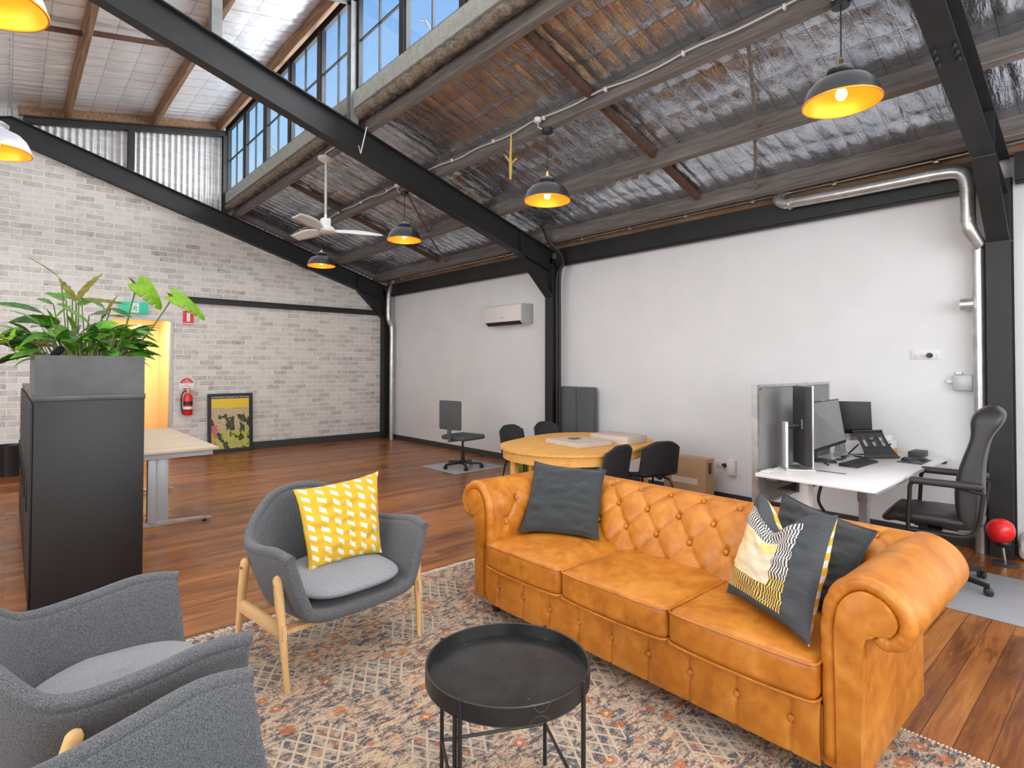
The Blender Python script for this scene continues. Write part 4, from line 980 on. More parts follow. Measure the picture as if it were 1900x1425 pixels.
def plant(key,name,label,mats,extra,shape,wave,lo,hi,curl=(.3,.7)):
    q=random.Random(ord(key)); c_=[l for l in LEAVES if l[0]==key]
    cx=sum(l[1] for l in c_)/len(c_); cy=sum(l[2] for l in c_)/len(c_); r=thing(name,label,'plant',(min(.62,max(.18,cx)),cy,ZS)); sb=B(); b=B()
    for l in c_:
        p0,p1=Vector(l[1:4]),Vector(l[4:7]); d=p1-p0
        stalk(sb,(min(.62,max(.17,.35+.5*(p0.x-.35))),max(4.46,p0.y+.05),ZS),p0,.0042,.01)
        leaf(b,p0,d,d.length*1.06,l[7],q.uniform(*curl)*(1 if d.z>-.02 else .4),.16,shape,wave,q.uniform(lo,hi)*(1 if d.x>0 else -1),18,6)
    for k in range(extra):
        a=q.uniform(0,2*PI); x=min(.60,max(.17,cx*.5+.19+.17*math.cos(a))); y=4.75+.3*math.sin(a); h=q.uniform(.02,.26)
        p=Vector((x+.10*math.cos(a),y+.05,ZS+h)); stalk(sb,(x,y,ZS),p,.004,.02); e_=q.uniform(-.2,.9); a2=a+q.uniform(-.6,.6)
        leaf(b,p,(math.cos(a2)*math.cos(e_),math.sin(a2)*math.cos(e_)*.7,math.sin(e_)),q.uniform(.12,.20),q.uniform(.055,.095),q.uniform(.4,1.1),.16,shape,wave,q.uniform(-.6,.6),14,6)
    tube(sb,[(.18,cy+.05,ZS-.002),(.40,4.75,ZS-.002),(.61,cy+.05,ZS-.002)],.006,6); tube(sb,[(.40,4.47,ZS-.002),(.40,5.05,ZS-.002)],.006,6)
    part('stems',sb,stemm,r,W=True); part('foliage',b,mats,r,W=True,solid=.001,angle=0); return r
plant('C','croton_plant','tall brownish green plant with wavy upright leaves in the planter',leafC,2,'lance',.16,.8,1.2,(.1,.45))
plant('D','calathea_plant','dark green long leaved calathea spreading to both ends of the planter',leafD,42,'lance',.05,.5,1.1,(.4,.9))
plant('F','ficus_plant','broad leaved bright green ficus at the front middle of the planter',leafA2,34,'ovate',0,.8,1.4)
pl_=plant('P','peace_lily_plant','glossy mid green leaves leaning to the right side of the planter',leafA,38,'ovate',0,.6,1.2)
plant('H','philodendron_plant','small leaved green plant at the back of the planter',leafA,24,'lance',.06,.6,1.2)
b=B(); leaf(b,(.368,4.8,1.965),(.05,0,1),.075,.05,.2,.5,'ovate',0,1.2,12,6); part('white_flower',b,white_plastic,pl_,W=True,solid=.001,angle=0)
b=B(); stalk(b,(.40,4.8,1.5),(.368,4.8,1.965),.004,0); part('flower_stem',b,stemm,pl_,W=True)
ru=thing('rubber_plant','near black rubber plant leaf at the front left lip of the planter','plant',(.2,4.55,ZS))
b=B(); leaf(b,(.27,4.50,1.60),(-.75,-.4,-.35),.14,.10,.4,.2,'ovate',0,.9,14,6); part('foliage',b,leafE,ru,W=True,solid=.001,angle=0)
b=B(); stalk(b,(.30,4.6,1.50),(.27,4.50,1.60),.005); part('stems',b,stemm,ru,W=True)
iv=thing('ivy_plant','thin ivy tendril trailing off the left edge of the planter','plant',(.12,4.7,ZS))
b=B(); tube(b,catmull([(.18,4.7,1.50),(.13,4.65,1.575),(.06,4.62,1.565),(.02,4.6,1.60),(-.01,4.6,1.66)],24),.003,6); part('stems',b,stemm,iv,W=True)
b=B()
for (p_,d_) in (((-.01,4.6,1.66),(-.6,0,.4)),((.0,4.6,1.65),(.5,0,.7)),((.0,4.6,1.64),(-.9,0,-.1)),((.03,4.6,1.60),(.9,0,.3)),((.02,4.6,1.67),(.1,0,1)),((.06,4.62,1.57),(.6,0,.8))):
    leaf(b,p_,d_,.06,.04,.4,.2,'ovate',.2,.7,8,4)
part('foliage',b,leafB,iv,W=True,solid=.001,angle=0)

# ================================================================== STANDING DESK AND COMPUTERS
dk=thing('standing_desk','white standing desk against the right wall with computer monitors on it','desk',(4.97,1.53,0))
b=B(); box(b,4.02,5.93,1.15,1.90,.715,.74,.003); part('desktop',b,white_desk,dk,W=True)
for x,mt in ((4.33,white_desk),(5.60,grey_metal)):
    b=B(); box(b,x-.045,x+.045,1.64,1.72,.33,.69,.003); part('leg',b,mt,dk,W=True)
    b=B(); box(b,x-.038,x+.038,1.648,1.712,.03,.34); part('inner_leg',b,mt,dk,W=True,smooth=False)
    b=B(); box(b,x-.035,x+.035,1.20,1.86,.004,.03,.003); part('foot',b,mt,dk,W=True)
b=B(); prism(b,[(4.12,.714),(4.20,.675),(5.05,.675),(5.10,.714)],'y',1.19,1.22); box(b,4.3,5.6,1.62,1.74,.685,.7145); part('under_frame',b,grey_metal,dk,W=True,smooth=False)
b=B(); box(b,4.25,4.9,1.70,1.84,.60,.61); box(b,4.25,4.9,1.70,1.705,.61,.70); part('cable_tray',b,dark_grey,dk,W=True,smooth=False)
b=B(); box(b,5.86,5.935,1.155,1.20,.69,.7145,.002); part('height_switch',b,dark_grey,dk,W=True)
sc=thing('desk_screen','grey felt desk divider with aluminium edge behind the monitors','screen',(4.95,1.985,.46))
b=B(); box(b,4.235,5.62,1.975,2.0,.48,1.345); part('felt_panel',b,fab_screen,sc,W=True,smooth=False)
b=B(); box(b,4.20,4.235,1.965,2.01,.46,1.365); box(b,5.62,5.65,1.965,2.01,.46,1.365); box(b,4.235,5.62,1.965,2.01,1.345,1.365); box(b,4.235,5.62,1.965,2.01,.46,.48); part('aluminium_frame',b,galv,sc,W=True,smooth=False)
b=B(); box(b,4.24,4.28,1.970,1.974,1.325,1.335); part('maker_tag',b,dark_grey,sc,W=True,smooth=False)
b=B(); box(b,4.10,4.26,1.84,1.90,.7405,.746,.002); solo('desk_bracket',b,whitecard,'flat pale bracket on the left corner of the white desk','bracket')
for x in (4.35,5.5):
    b=B(); box(b,x-.02,x+.02,1.88,1.965,.64,.70,.003); part('desk_clamp',b,galv,sc,W=True)
def slab(name,root,TL,TR,BL,BR,th,mat,bev=.003,mat2=None,off=0):
    TL,TR,BL,BR=map(Vector,(TL,TR,BL,BR)); n=((TR-TL).cross(BL-TL)).normalized()   # points away from viewer side for clockwise corners
    b=B(); A=[b.verts.new(p+n*off) for p in (BL,BR,TR,TL)]; C=[b.verts.new(p+n*(off+th)) for p in (BL,BR,TR,TL)]
    b.faces.new(A); b.faces.new(C[::-1])
    for i in range(4): b.faces.new((A[i],A[(i+1)%4],C[(i+1)%4],C[i]))
    if bev: bmesh.ops.bevel(b,geom=list(b.edges),offset=bev,segments=2,profile=.5,affect='EDGES')
    return part(name,b,mat,root,W=True)
# portrait monitor seen from behind, edge on
mA=thing('computer_monitor','portrait monitor seen edge-on from behind, silver stand, left end of white desk','monitor',(4.46,1.78,.74))
n0=Vector((4.33,1.615,0)); f0=Vector((4.596,1.841,0)); bn=Vector((-.648,.762,0)) # back normal
b=B(); 
V=[]
for p in (n0,f0):
    for q in (0,.012): V.append(p+bn*q)
def quadprism(b,P4,z0,z1,bev=.002):
    A=[b.verts.new((p.x,p.y,z0)) for p in P4]; C=[b.verts.new((p.x,p.y,z1)) for p in P4]; b.faces.new(A); b.faces.new(C)
    for i in range(4): b.faces.new((A[i],A[(i+1)%4],C[(i+1)%4],C[i]))
    if bev: bmesh.ops.bevel(b,geom=list(b.edges),offset=bev,segments=2,profile=.5,affect='EDGES')
quadprism(b,[n0,f0,f0+bn*.010,n0+bn*.010],.765,1.365); part('silver_bezel',b,galv,mA,W=True)
b=B(); d_=(f0-n0); quadprism(b,[n0+d_*.02+bn*.0102,n0+d_*.98+bn*.0102,n0+d_*.85+bn*.045,n0+d_*.15+bn*.045],.775,1.355,.008); part('back_shell',b,dark_grey,mA,W=True)
b=B(); quadprism(b,[n0+d_*.04-bn*.0005,n0+d_*.96-bn*.0005,n0+d_*.96-bn*.0015,n0+d_*.04-bn*.0015],.78,1.35,0); part('display',b,screen,mA,W=True)
ctr=n0+d_*.5
# four slanted strokes of the maker's mark
b=B()
for k,(o_,h_) in enumerate(((.0,.045),(.018,.028),(.036,.028),(.054,.045))):
    p=n0+d_*(.24)+bn*.0465; u_=d_.normalized()
    z0=1.10-o_*1.0
    A=[p+u_*0.0+Vector((0,0,z0)),p+u_*.028+Vector((0,0,z0+.010)),p+u_*.028+Vector((0,0,z0+.016)),p+Vector((0,0,z0+.006))]
    C=[q+bn*.001 for q in A]; a_=[b.verts.new(q) for q in A]; c_=[b.verts.new(q) for q in C]; b.faces.new(a_); b.faces.new(c_)
    for i in range(4): b.faces.new((a_[i],a_[(i+1)%4],c_[(i+1)%4],c_[i]))
part('maker_mark',b,signwhite,mA,W=True,smooth=False)
sc_=ctr+bn*.13
b=B(); u_=d_.normalized(); quadprism(b,[sc_-u_*.04,sc_+u_*.04,sc_+u_*.04+bn*.02,sc_-u_*.04+bn*.02],.752,1.09,.003); part('stand_column',b,flat('silver_satin',(.66,.66,.66),.4,.3),mA,W=True)
b=B(); tube(b,[tuple(sc_+Vector((0,0,1.06))),tuple(ctr+bn*.04+Vector((0,0,1.06)))],.018,10); part('mount_arm',b,dark_grey,mA,W=True)
b=B(); e_=ctr+bn*.06; quadprism(b,[e_-u_*.12-bn*.09,e_+u_*.12-bn*.09,e_+u_*.11+bn*.11,e_-u_*.11+bn*.11],.7405,.752,.002); part('stand_base',b,galv,mA,W=True)
mB=thing('computer_monitor','slightly tilted monitor with pale reflecting screen between the other two monitors','monitor',(4.95,1.80,.74))
TLb,BLb,TRb,BRb=Vector((4.62,1.775,1.222)),Vector((4.61,1.755,.828)),Vector((5.178,1.735,1.236)),Vector((5.215,1.690,.875))
slab('casing',mB,TLb,TRb,BLb,BRb,.02,blk_plastic,.004,off=.0)
def lerp4(TL,TR,BL,BR,u,v): return (TL*(1-u)+TR*u)*(1-v)+(BL*(1-u)+BR*u)*v
q=lambda u,v:lerp4(TLb,TRb,BLb,BRb,u,v)
mirror_scr=flat('reflection_grey_screen',(.16,.16,.165),.12,spec=1)  # reflection of the white wall put into the grey base, besides the gloss
nB=((TRb-TLb).cross(BLb-TLb)).normalized()
slab('display',mB,q(.02,.02),q(.98,.02),q(.02,.93),q(.98,.93),.001,mirror_scr,0,off=-.0012 if True else 0)
b=B(); c_=q(.5,.6)+Vector((.02,.06,0)); tube(b,[q(.5,.6)+Vector((.01,.03,0)),Vector((4.93,1.83,.98)),Vector((4.93,1.83,.752))],.017,10); lathe(b,[(0,0),(.10,0),(.10,.010),(.02,.014),(0,.014)],28,(4.93,1.80,.7405)); part('stand',b,dark_grey,mB,W=True)
mC=thing('computer_monitor','dark all-in-one computer with silver chin at the right end of the monitor row','monitor',(5.35,1.75,.74))
TLc,TRc,BLc,BRc=Vector((5.02,1.90,1.215)),Vector((5.60,1.55,1.19)),Vector((5.02,1.90,.93)),Vector((5.60,1.55,.91))
TLc,TRc=Vector((5.26,1.90,1.215)),Vector((5.575,1.615,1.205)); BLc,BRc=Vector((5.26,1.89,.90)),Vector((5.575,1.605,.90))
TLc.x-=.0; 
slab('casing',mC,TLc,TRc,BLc,BRc,.018,galv,.004)
slab('display',mC,TLc+Vector((0,0,-.004)),TRc+Vector((0,0,-.004)),BLc+Vector((0,0,.03)),BRc+Vector((0,0,.03)),.0015,screen,0,off=-.002)
b=B(); slab('chin',mC,BLc+Vector((0,0,.028)),BRc+Vector((0,0,.028)),BLc+Vector((0,0,-.03)),BRc+Vector((0,0,-.03)),.0015,galv,0,off=-.002)
b=B(); prism(b,[(1.84,.7405),(1.66,.7405),(1.66,.746),(1.78,.76),(1.80,.92),(1.81,.92)],'x',5.36,5.48,.002); part('foot',b,galv,mC,W=True)
kb=thing('computer_keyboard','black keyboard on the white desk in front of the monitors','keyboard',(4.99,1.53,.7405),math.radians(-3))
b=B(); prism(b,[(-.065,0),(.065,0),(.065,.022),(-.065,.010)],'x',-.215,.215,.003); part('case',b,blk_plastic,kb)
b=B()
for rr in range(5):
    for cc in range(15):
        x0=-.205+cc*.0275; y0=-.056+rr*.0225; zz=.010+(y0+.065)/.13*.012
        box(b,x0,x0+.024,y0,y0+.019,zz-.001,zz+.006)
kk=part('key_caps',b,dark_grey,kb,smooth=False); kk['kind']='stuff'
ls=thing('laptop_stand','black perforated laptop riser standing empty on the white desk','laptop stand',(5.45,1.55,.7405))
# plate
p_bl,p_br,p_tl,p_tr=Vector((5.36,1.60,.752)),Vector((5.52,1.41,.752)),Vector((5.30,1.64,.955)),Vector((5.46,1.50,.955))
p_tl=Vector((5.38,1.70,.955)); p_tr=Vector((5.56,1.53,.96)); p_bl=Vector((5.30,1.58,.752)); p_br=Vector((5.55,1.40,.752))
def plate(u,v):
    p=p_bl*(1-u)*(1-v)+p_br*u*(1-v)+p_tl*(1-u)*v+p_tr*u*v; c=(p_bl+p_br+p_tl+p_tr)/4; w_=1-.13*(1-(2*v-1)**2)
    m_=(p_bl*(1-v)+p_tl*v+p_br*(1-v)+p_tr*v)/2; return m_+(p-m_)*w_
b=B(); V=grid(b,plate,16,12)
kill=[]
b.faces.ensure_lookup_table()
for f in b.faces:
    pass
fs=list(b.faces)
for idx,f in enumerate(fs):
    i,j=idx//12,idx%12
    if (i in (2,3) and 5<=j<=8) or (i in (12,13) and 5<=j<=8) or (i in(7,8) and j in (5,6,8)): kill.append(f)
bmesh.ops.delete(b,geom=kill,context='FACES'); part('plate',b,blk_plastic,ls,W=True,solid=.005,angle=0)
b=B(); tube(b,[p_bl,p_br],.009,8); tube(b,[p_tl,p_tr],.009,8); tube(b,[(p_bl+p_tl)/2,Vector((5.40,1.74,.752))],.006,8); tube(b,[(p_br+p_tr)/2,Vector((5.66,1.56,.752))],.006,8); tube(b,[p_bl,Vector((5.40,1.74,.750)),Vector((5.66,1.56,.750)),p_br],.006,8); part('frame',b,blk_plastic,ls,W=True)
b=B(); box(b,5.33,5.66,1.20,1.37,.7405,.7435,.001); solo('mouse_pad',b,blk_plastic,'black mouse pad at the right of the white desk','mouse pad')
for (x,y,s_,l_) in ((5.47,1.33,1.25,'larger black mouse on the mouse pad'),(5.56,1.235,1.0,'smaller black mouse on the front edge of the mouse pad')):
    b=B(); bmesh.ops.create_uvsphere(b,u_segments=20,v_segments=12,radius=1); bmesh.ops.transform(b,matrix=Matrix.Translation((x,y,.7445))@Matrix.Rotation(.5,4,'Z')@Matrix.Diagonal((.05*s_,.031*s_,.022*s_,1)),verts=b.verts)
    for v in b.verts: v.co.z=max(v.co.z,.7445)
    solo('computer_mouse',b,dark_grey,l_,'mouse','computer mice')
b=B(); box(b,5.72,5.87,1.50,1.63,.7405,.79,.002); solo('small_carton',b,orangecard,'orange carton under the white boxes on the white desk','box')
b=B(); box(b,5.72,5.87,1.50,1.63,.791,.86,.002); solo('small_carton',b,whitecard,'white carton in the middle of the small stack on the desk','box')
b=B(); box(b,5.68,5.83,1.52,1.64,.861,.905,.002); solo('small_carton',b,white_plastic,'small white box on top of the stack on the desk','box')
b=B(); box(b,5.70,5.90,1.28,1.38,.7405,.79,.006); solo('docking_box',b,dark_grey,'dark flat docking box at the right back of the white desk','electronics')
b=B(); box(b,4.445,4.475,1.45,1.64,.7402,.7412); o_=solo('printed_card',b,dark_grey,'dark printed strip lying on the white desk','card',smooth=False)
for k,pts in enumerate(([(4.74,1.66,.745),(4.82,1.72,.75),(4.9,1.66,.745),(5.0,1.72,.745),(5.1,1.68,.745)],[(5.1,1.73,.745),(5.2,1.69,.748),(5.27,1.75,.745),(5.36,1.72,.745)])):
    b=B(); tube(b,catmull(pts,20),.005,6); solo('desk_cable',b,cable_black,['black cable bunched behind the keyboard','black cable behind the laptop riser'][k],'cable')
b=B(); tube(b,catmull([(4.84,1.74,.60),(4.80,1.76,.45),(4.86,1.72,.3),(4.80,1.78,.15),(4.83,1.80,.01)],30),.012,8); solo('cable_spine',b,blk_plastic,'black cable bundle hanging under the white desk','cable')
rk=thing('wooden_rack','small dark wooden rack on the floor under the desk divider','rack',(5.45,2.72,0))
b=B()
for y in (2.55,2.9): box(b,5.3,5.7,y-.01,y+.01,.0,.13)
part('side_board',b,rackwood,rk,W=True,smooth=False)
b=B()
for i in range(5): box(b,5.31+i*.085,5.35+i*.085,2.56,2.89,.10,.12)
part('slat_top',b,rackwood,rk,W=True,smooth=False)

# ---- executive office chair
def star_base(r,R,z0,col=blk_plastic,pole=.05,hub=.10,rot=0):
    for k in range(5):
        a=rot+2*PI*k/5; dx,dy=math.cos(a),math.sin(a)
        b=B(); prism(b,[(0,.105),(R,.078),(R,.052),(0,.062)],'y',-.016,.016,.003)
        bmesh.ops.transform(b,matrix=Matrix.Rotation(a,4,'Z'),verts=b.verts); part('base_arm',b,col,r)
        b=B(); 
        for s_ in (-1,1):
            bb=B(); lathe(bb,[(0,-.010),(.022,-.010),(.027,-.006),(.027,.006),(.022,.010),(0,.010)],20)
            bmesh.ops.transform(bb,matrix=Matrix.Translation((R*dx,R*dy,.0275))@Matrix.Rotation(a+.6,4,'Z')@Matrix.Translation((0,s_*.014,0))@Matrix.Rotation(PI/2,4,'X'),verts=bb.verts)
            me_=bpy.data.meshes.new('t'); bb.to_mesh(me_); bb.free(); b.from_mesh(me_); bpy.data.meshes.remove(me_)
        tube(b,[(R*dx,R*dy,.03),(R*dx,R*dy,.07)],.008,8); part('caster',b,blk_plastic,r)
    b=B(); lathe(b,[(0,.05),(.045,.05),(.04,.12),(.028,.13),(.028,.25),(.016,.25),(.016,z0),(0,z0)],20); part('gas_lift',b,blk_plastic,r)
ocx=thing('office_chair','black leather high-back office chair at the white desk','office chair',(4.95,1.03,.0),math.radians(90+6))
# local: +x is the facing direction
star_base(ocx,.325,.38,rot=math.radians(-98-110))
b=B(); box(b,-.13,.12,-.09,.09,.375,.405,.005); box(b,-.02,.10,-.07,.07,.33,.375,.01); part('tilt_mechanism',b,blk_plastic,ocx)
b=B()
def seatf(u,v):
    a=2*PI*u; e=.45; ca,sa=math.cos(a),math.sin(a); X=.02+.29*math.copysign(abs(ca)**e,ca); Y=.25*math.copysign(abs(sa)**e,sa); ph=PI*v; rr=abs(math.sin(ph))**.5
    z=.462-.068*math.cos(ph)*(1 if v<.5 else .75)
    x=.02+(X-.02)*rr; 
    if x>.22: z-=(x-.22)*.55
    return Vector((x,Y*rr,z+.006*math.sin(x*60)*rr*(v>.5)))
grid(b,seatf,64,20,closeu=True); bmesh.ops.remove_doubles(b,verts=b.verts,dist=1e-4); part('seat',b,black_leather,ocx,angle=0)
b=B()
def backf2(u,v):
    a=2*PI*u; e=.4; ca,sa=math.cos(a),math.sin(a)
    z=.45+.79*v; w_=(.245-.045*v if v<.85 else (.207)*(1-((v-.85)/.15)**2.4*.45)); 
    cx_=-.20-.085*v+.035*math.sin(PI*v*1.3)
    t_=.066+.012*math.sin(v*PI*2)+(.03*math.exp(-((v-.88)/.1)**2)); t_*=(1 if v<.93 else (1-((v-.93)/.07)**2*.6))*(1 if v>.05 else .6+.4*v/.05)
    return Vector((cx_+t_*math.copysign(abs(ca)**e,ca),w_*math.copysign(abs(sa)**e,sa),z))
V=grid(b,backf2,40,34,closeu=True); b.faces.new([V[i][34] for i in range(40)]); b.faces.new([V[i][0] for i in range(40)][::-1]); part('backrest',b,black_leather,ocx,angle=50)
b=B()
for s_ in (-1,1):
    pass
for s_ in (-1,1):
    y=s_*.275
    b=B(); tube(b,catmull([(-.275,y,.685),(-.1,y,.715),(.08,y,.715),(.115,y,.69),(.12,y,.62),(.13,y,.40),(.10,y,.385),(-.1,y,.38),(-.20,y,.40),(-.245,y,.47),(-.265,y,.60),(-.275,y,.685)],70),.0135,10,closed=False); part('arm_frame',b,blk_plastic,ocx)
    b=B(); box(b,-.28,.12,y-.030,y+.030,.702,.748,.016,3); part('arm_pad',b,black_leather,ocx)
b=B()
for s_ in (-1,1): box(b,-.05,.03,s_*.12,s_*.275,.385,.40)
part('arm_bracket',b,blk_plastic,ocx,smooth=False)
b=B(); box(b,4.40,5.36,-.15,.985,.001,.004,.001); solo('chair_mat',b,matgrey,'pale grey chair mat under the black leather office chair','mat')

# ---- small red lamp and things at the right edge
rl=thing('red_table_lamp','small lamp with red dome shade on a chrome stem beside the near column','lamp',(5.70,.76,0))
b=B(); lathe(b,[(0,0),(.085,0),(.088,.004),(.08,.010),(.0,.013)],36); part('base_disc',b,dark_grey,rl)
b=B(); tube(b,[(0,0,.012),(-.012,.012,.14)],.011,12); part('stem',b,chrome,rl)
b=B(); lathe(b,[(0,0),(.04,0),(.05,.03),(.045,.04),(0,.04)],24,(-.012,.012,.135)); part('collar',b,blk_plastic,rl)
b=B(); bmesh.ops.create_uvsphere(b,u_segments=32,v_segments=20,radius=1); bmesh.ops.transform(b,matrix=Matrix.Translation((-.025,.02,.255))@Matrix.Rotation(.35,4,'X')@Matrix.Diagonal((.088,.088,.095,1)),verts=b.verts)
for v in b.verts: v.co+=.006*Vector((noise.noise(v.co*14),noise.noise(v.co*14+Vector((9,0,0))),0)); v.co.z=max(v.co.z,.17)
part('shade',b,red,rl)
b=B(); bmesh.ops.create_icosphere(b,subdivisions=4,radius=1); bmesh.ops.transform(b,matrix=Matrix.Translation((5.93,.655,.115))@Matrix.Diagonal((.05,.06,.115,1)),verts=b.verts)
for v in b.verts: v.co+=.02*Vector((noise.noise(v.co*16),noise.noise(v.co*16+Vector((4,0,0))),noise.noise(v.co*12)*.3)); v.co.z=max(.002,v.co.z)
solo('white_bundle',b,paperw,'crumpled white bundle on the floor right of the red lamp','bundle')
b=B(); bmesh.ops.create_icosphere(b,subdivisions=4,radius=1); bmesh.ops.transform(b,matrix=Matrix.Translation((5.86,.53,.115))@Matrix.Diagonal((.07,.06,.12,1)),verts=b.verts)
for v in b.verts: v.co+=.025*Vector((noise.noise(v.co*20),noise.noise(v.co*20+Vector((4,0,0))),noise.noise(v.co*17)*.3)); v.co.z=max(.002,v.co.z)
solo('black_bundle',b,black_leather,'crumpled black bundle at the right picture edge','bundle')

# ================================================================== ROUND TABLE GROUP
rtb=thing('oval_table','honey coloured oval meeting table behind the sofa','table',(4.41,3.93,0),.26)
def stad(rx,ry,n=64):
    ex=rx-ry; out=[]
    for k in range(n):
        a=2*PI*k/n; out.append((ry*math.cos(a)+(ex if math.cos(a)>0 else -ex)*min(1,abs(math.cos(a))*6),ry*math.sin(a)))
    return out
b=B(); prism(b,stad(.92,.665),'z',.70,.722,.004); part('tabletop',b,beech,rtb,angle=30)
b=B(); o1=stad(.89,.635); o2=stad(.87,.615)
for z0,z1 in ((.61,.70),):
    n_=len(o1); A=[[b.verts.new((p[0],p[1],z)) for p in o] for o,z in ((o1,z0),(o1,z1),(o2,z1),(o2,z0))]
    for q_ in range(4):
        for i in range(n_): b.faces.new((A[q_][i],A[q_][(i+1)%n_],A[(q_+1)%4][(i+1)%n_],A[(q_+1)%4][i]))
part('apron',b,beech,rtb,angle=30)
for (x,y) in ((3.64,4.06),(3.77,3.49),(5.17,3.66),(4.98,4.46),(4.20,4.40)):
    b=B(); box(b,x-.03,x+.03,y-.03,y+.03,0,.70,.004); part('leg',b,beech,rtb,W=True)
shellblk=flat('black_stained_shell',(.016,.017,.018),.6,var=.3,vscale=12)
def make_dchair(label,loc,rz):
    r=thing('shell_chair',label,'chair',loc,rz,'black shell chairs')
    b=B()
    def bf(u,v):
        a=(u-.5)*2; z=.47+.33*v; w_=.215*(1-.06*v)*(1 if v<.75 else (1-((v-.75)/.25)**3*.22)); cor=max(0,v-.80)/.2; 
        return Vector((-.20-.07*v+.035*a*a+.0,a*w_,z-cor*abs(a)**4*.05))
    grid(b,bf,16,14); part('backrest',b,shellblk,r,solid=.014,angle=0)
    b=B()
    def sf(u,v):
        a=(u-.5)*2; x=-.20+.42*v; z=.44+.03*max(0,1-v*5)-.02*max(0,v-.8)/.2+.015*a*a; return Vector((x,a*(.19+.02*math.sin(PI*v)),z))
    grid(b,sf,14,14); part('seat',b,shellblk,r,solid=.014,angle=0)
    b=B(); tube(b,[(-.19,0,.44),(-.205,0,.48)],.03,8); part('back_joint',b,blk_plastic,r)
    for sx_,sy_ in ((-1,-1),(-1,1),(1,-1),(1,1)):
        b=B(); tube(b,catmull([(.02*sx_,.07*sy_,.425),(.10*sx_,.13*sy_,.42),(.165*sx_,.165*sy_,.35),(.20*sx_,.20*sy_,0.0)],16),.010,8); part('leg',b,blk_plastic,r)
    return r
dc=make_dchair('black shell chair pushed in at the sofa side of the oval table, left one',(4.12,3.42,0),math.radians(93))
dup(dc,(4.72,3.30,0),math.radians(68),'black shell chair at the sofa side of the oval table, right one, turned sideways')
dup(dc,(4.56,4.90,0),math.radians(-85),'black shell chair behind the oval table, left of the other far chair')
dup(dc,(5.14,4.92,0),math.radians(-95),'black shell chair behind the oval table, right one, before the booth panel')
b=B(); box(b,-.21,.21,-.26,.26,0,.042,.002,1,Matrix.Translation((4.30,3.84,.7235))@Matrix.Rotation(math.radians(-8),4,'Z')); solo('flat_carton',b,carton,'low flat carton on the oval table','box')
b=B(); box(b,4.58,4.90,3.44,3.92,.7235,.80,.002); ct=solo('flat_carton',b,carton,'thicker pale carton on the right end of the oval table','box')
b=B(); lathe(b,[(0,0),(.055,0),(.07,.006),(.066,.008),(.05,.003),(0,.003)],28,(4.33,3.92,.766)); solo('small_dish',b,brass,'small brown dish on the low flat carton','dish')
bx_=thing('cardboard_box','tall brown cardboard box standing against the right wall','box',(5.69,3.44,0))
b=B(); box(b,5.60,5.78,3.185,3.70,.0,.50,.003); part('box_body',b,cardboard,bx_,W=True)
b=B(); box(b,5.598,5.5995,3.28,3.60,.22,.285); part('paper_label',b,cardtape,bx_,W=True,smooth=False)
b=B(); box(b,5.66,5.72,3.182,3.184,.34,.46); box(b,5.66,5.72,3.182,3.184,.0,.05); part('black_tape',b,blk_plastic,bx_,W=True,smooth=False)
hs=thing('fabric_booth_panel','dark grey upholstered panel against the right wall behind the oval table','panel',(5.9,5.3,0))
for k in range(2):
    b=B(); box(b,5.86,5.97,4.98+.30*k,5.275+.30*k,.06,1.22,.02,3); part('padded_section',b,dkfabric,hs,W=True)
b=B(); box(b,5.88,5.96,4.98,5.57,.0,.06); part('plinth',b,blk_plastic,hs,W=True,smooth=False)
# far office chair, mat, bag, under the banner area
b=B(); box(b,4.66,5.60,6.42,7.30,.001,.004,.001); solo('chair_mat',b,matgrey,'pale chair mat on the far floor between the armchair and oval table','mat')
oc2=thing('task_chair','black task chair on casters standing on the far chair mat','office chair',(5.05,6.78,.0045),math.radians(10))
star_base(oc2,.28,.42,rot=.3)
b=B(); box(b,-.22,.24,-.24,.24,.42,.49,.03,3); part('seat',b,dkfabric,oc2)
b=B(); box(b,-.29,-.24,-.21,.21,.58,1.0,.02,3); box(b,-.30,-.27,-.03,.03,.44,.62,.004); box(b,-.29,.0,-.03,.03,.405,.425); part('backrest',b,dkfabric,oc2)
b=B(); lathe(b,[(0,0),(.12,0),(.15,.04),(.155,.22),(.14,.26),(.05,.28),(0,.27)],20,(5.55,6.0,0)); 
for v in b.verts: v.co+=.015*Vector((noise.noise(v.co*9),noise.noise(v.co*9+Vector((3,0,0))),0))
solo('green_bag',b,green_bag,'olive green bag on the floor left of the oval table','bag')

# ================================================================== LEFT DESK, POSTER, EXTINGUISHER, SIGNS
ld=thing('wooden_desk','pale wood desk with grey T-shaped legs right of the black cabinets','desk',(1.15,7.1,0))
b=B(); box(b,.76,1.54,6.0,8.2,.695,.72,.003); part('desktop',b,palewood,ld,W=True)
b=B(); box(b,.80,1.50,6.05,6.08,.645,.694); box(b,.80,1.50,8.1,8.13,.645,.694); box(b,1.0,1.3,6.1,8.1,.665,.694); part('under_frame',b,grey_metal,ld,W=True,smooth=False)
for y in (6.12,7.85):
    b=B(); box(b,.97,1.04,y-.03,y+.03,.04,.69,.004); box(b,1.04,1.14,y-.02,y+.035,.04,.69,.01); part('leg',b,grey_metal,ld,W=True)
    b=B(); prism(b,[(.70,.022),(1.50,.022),(1.51,.034),(1.45,.042),(1.1,.062),(.9,.062),(.70,.036)],'y',y-.03,y+.03,.004); ft=part('foot',b,galv,ld,W=True)
    b=B(); lathe(b,[(0,0),(.02,0),(.02,.012),(.008,.014),(.008,.03),(0,.03)],14,(1.45,y,0)); lathe(b,[(0,0),(.02,0),(.02,.012),(.008,.014),(.008,.03),(0,.03)],14,(.76,y,0)); part('levelling_foot',b,blk_plastic,ld,W=True)
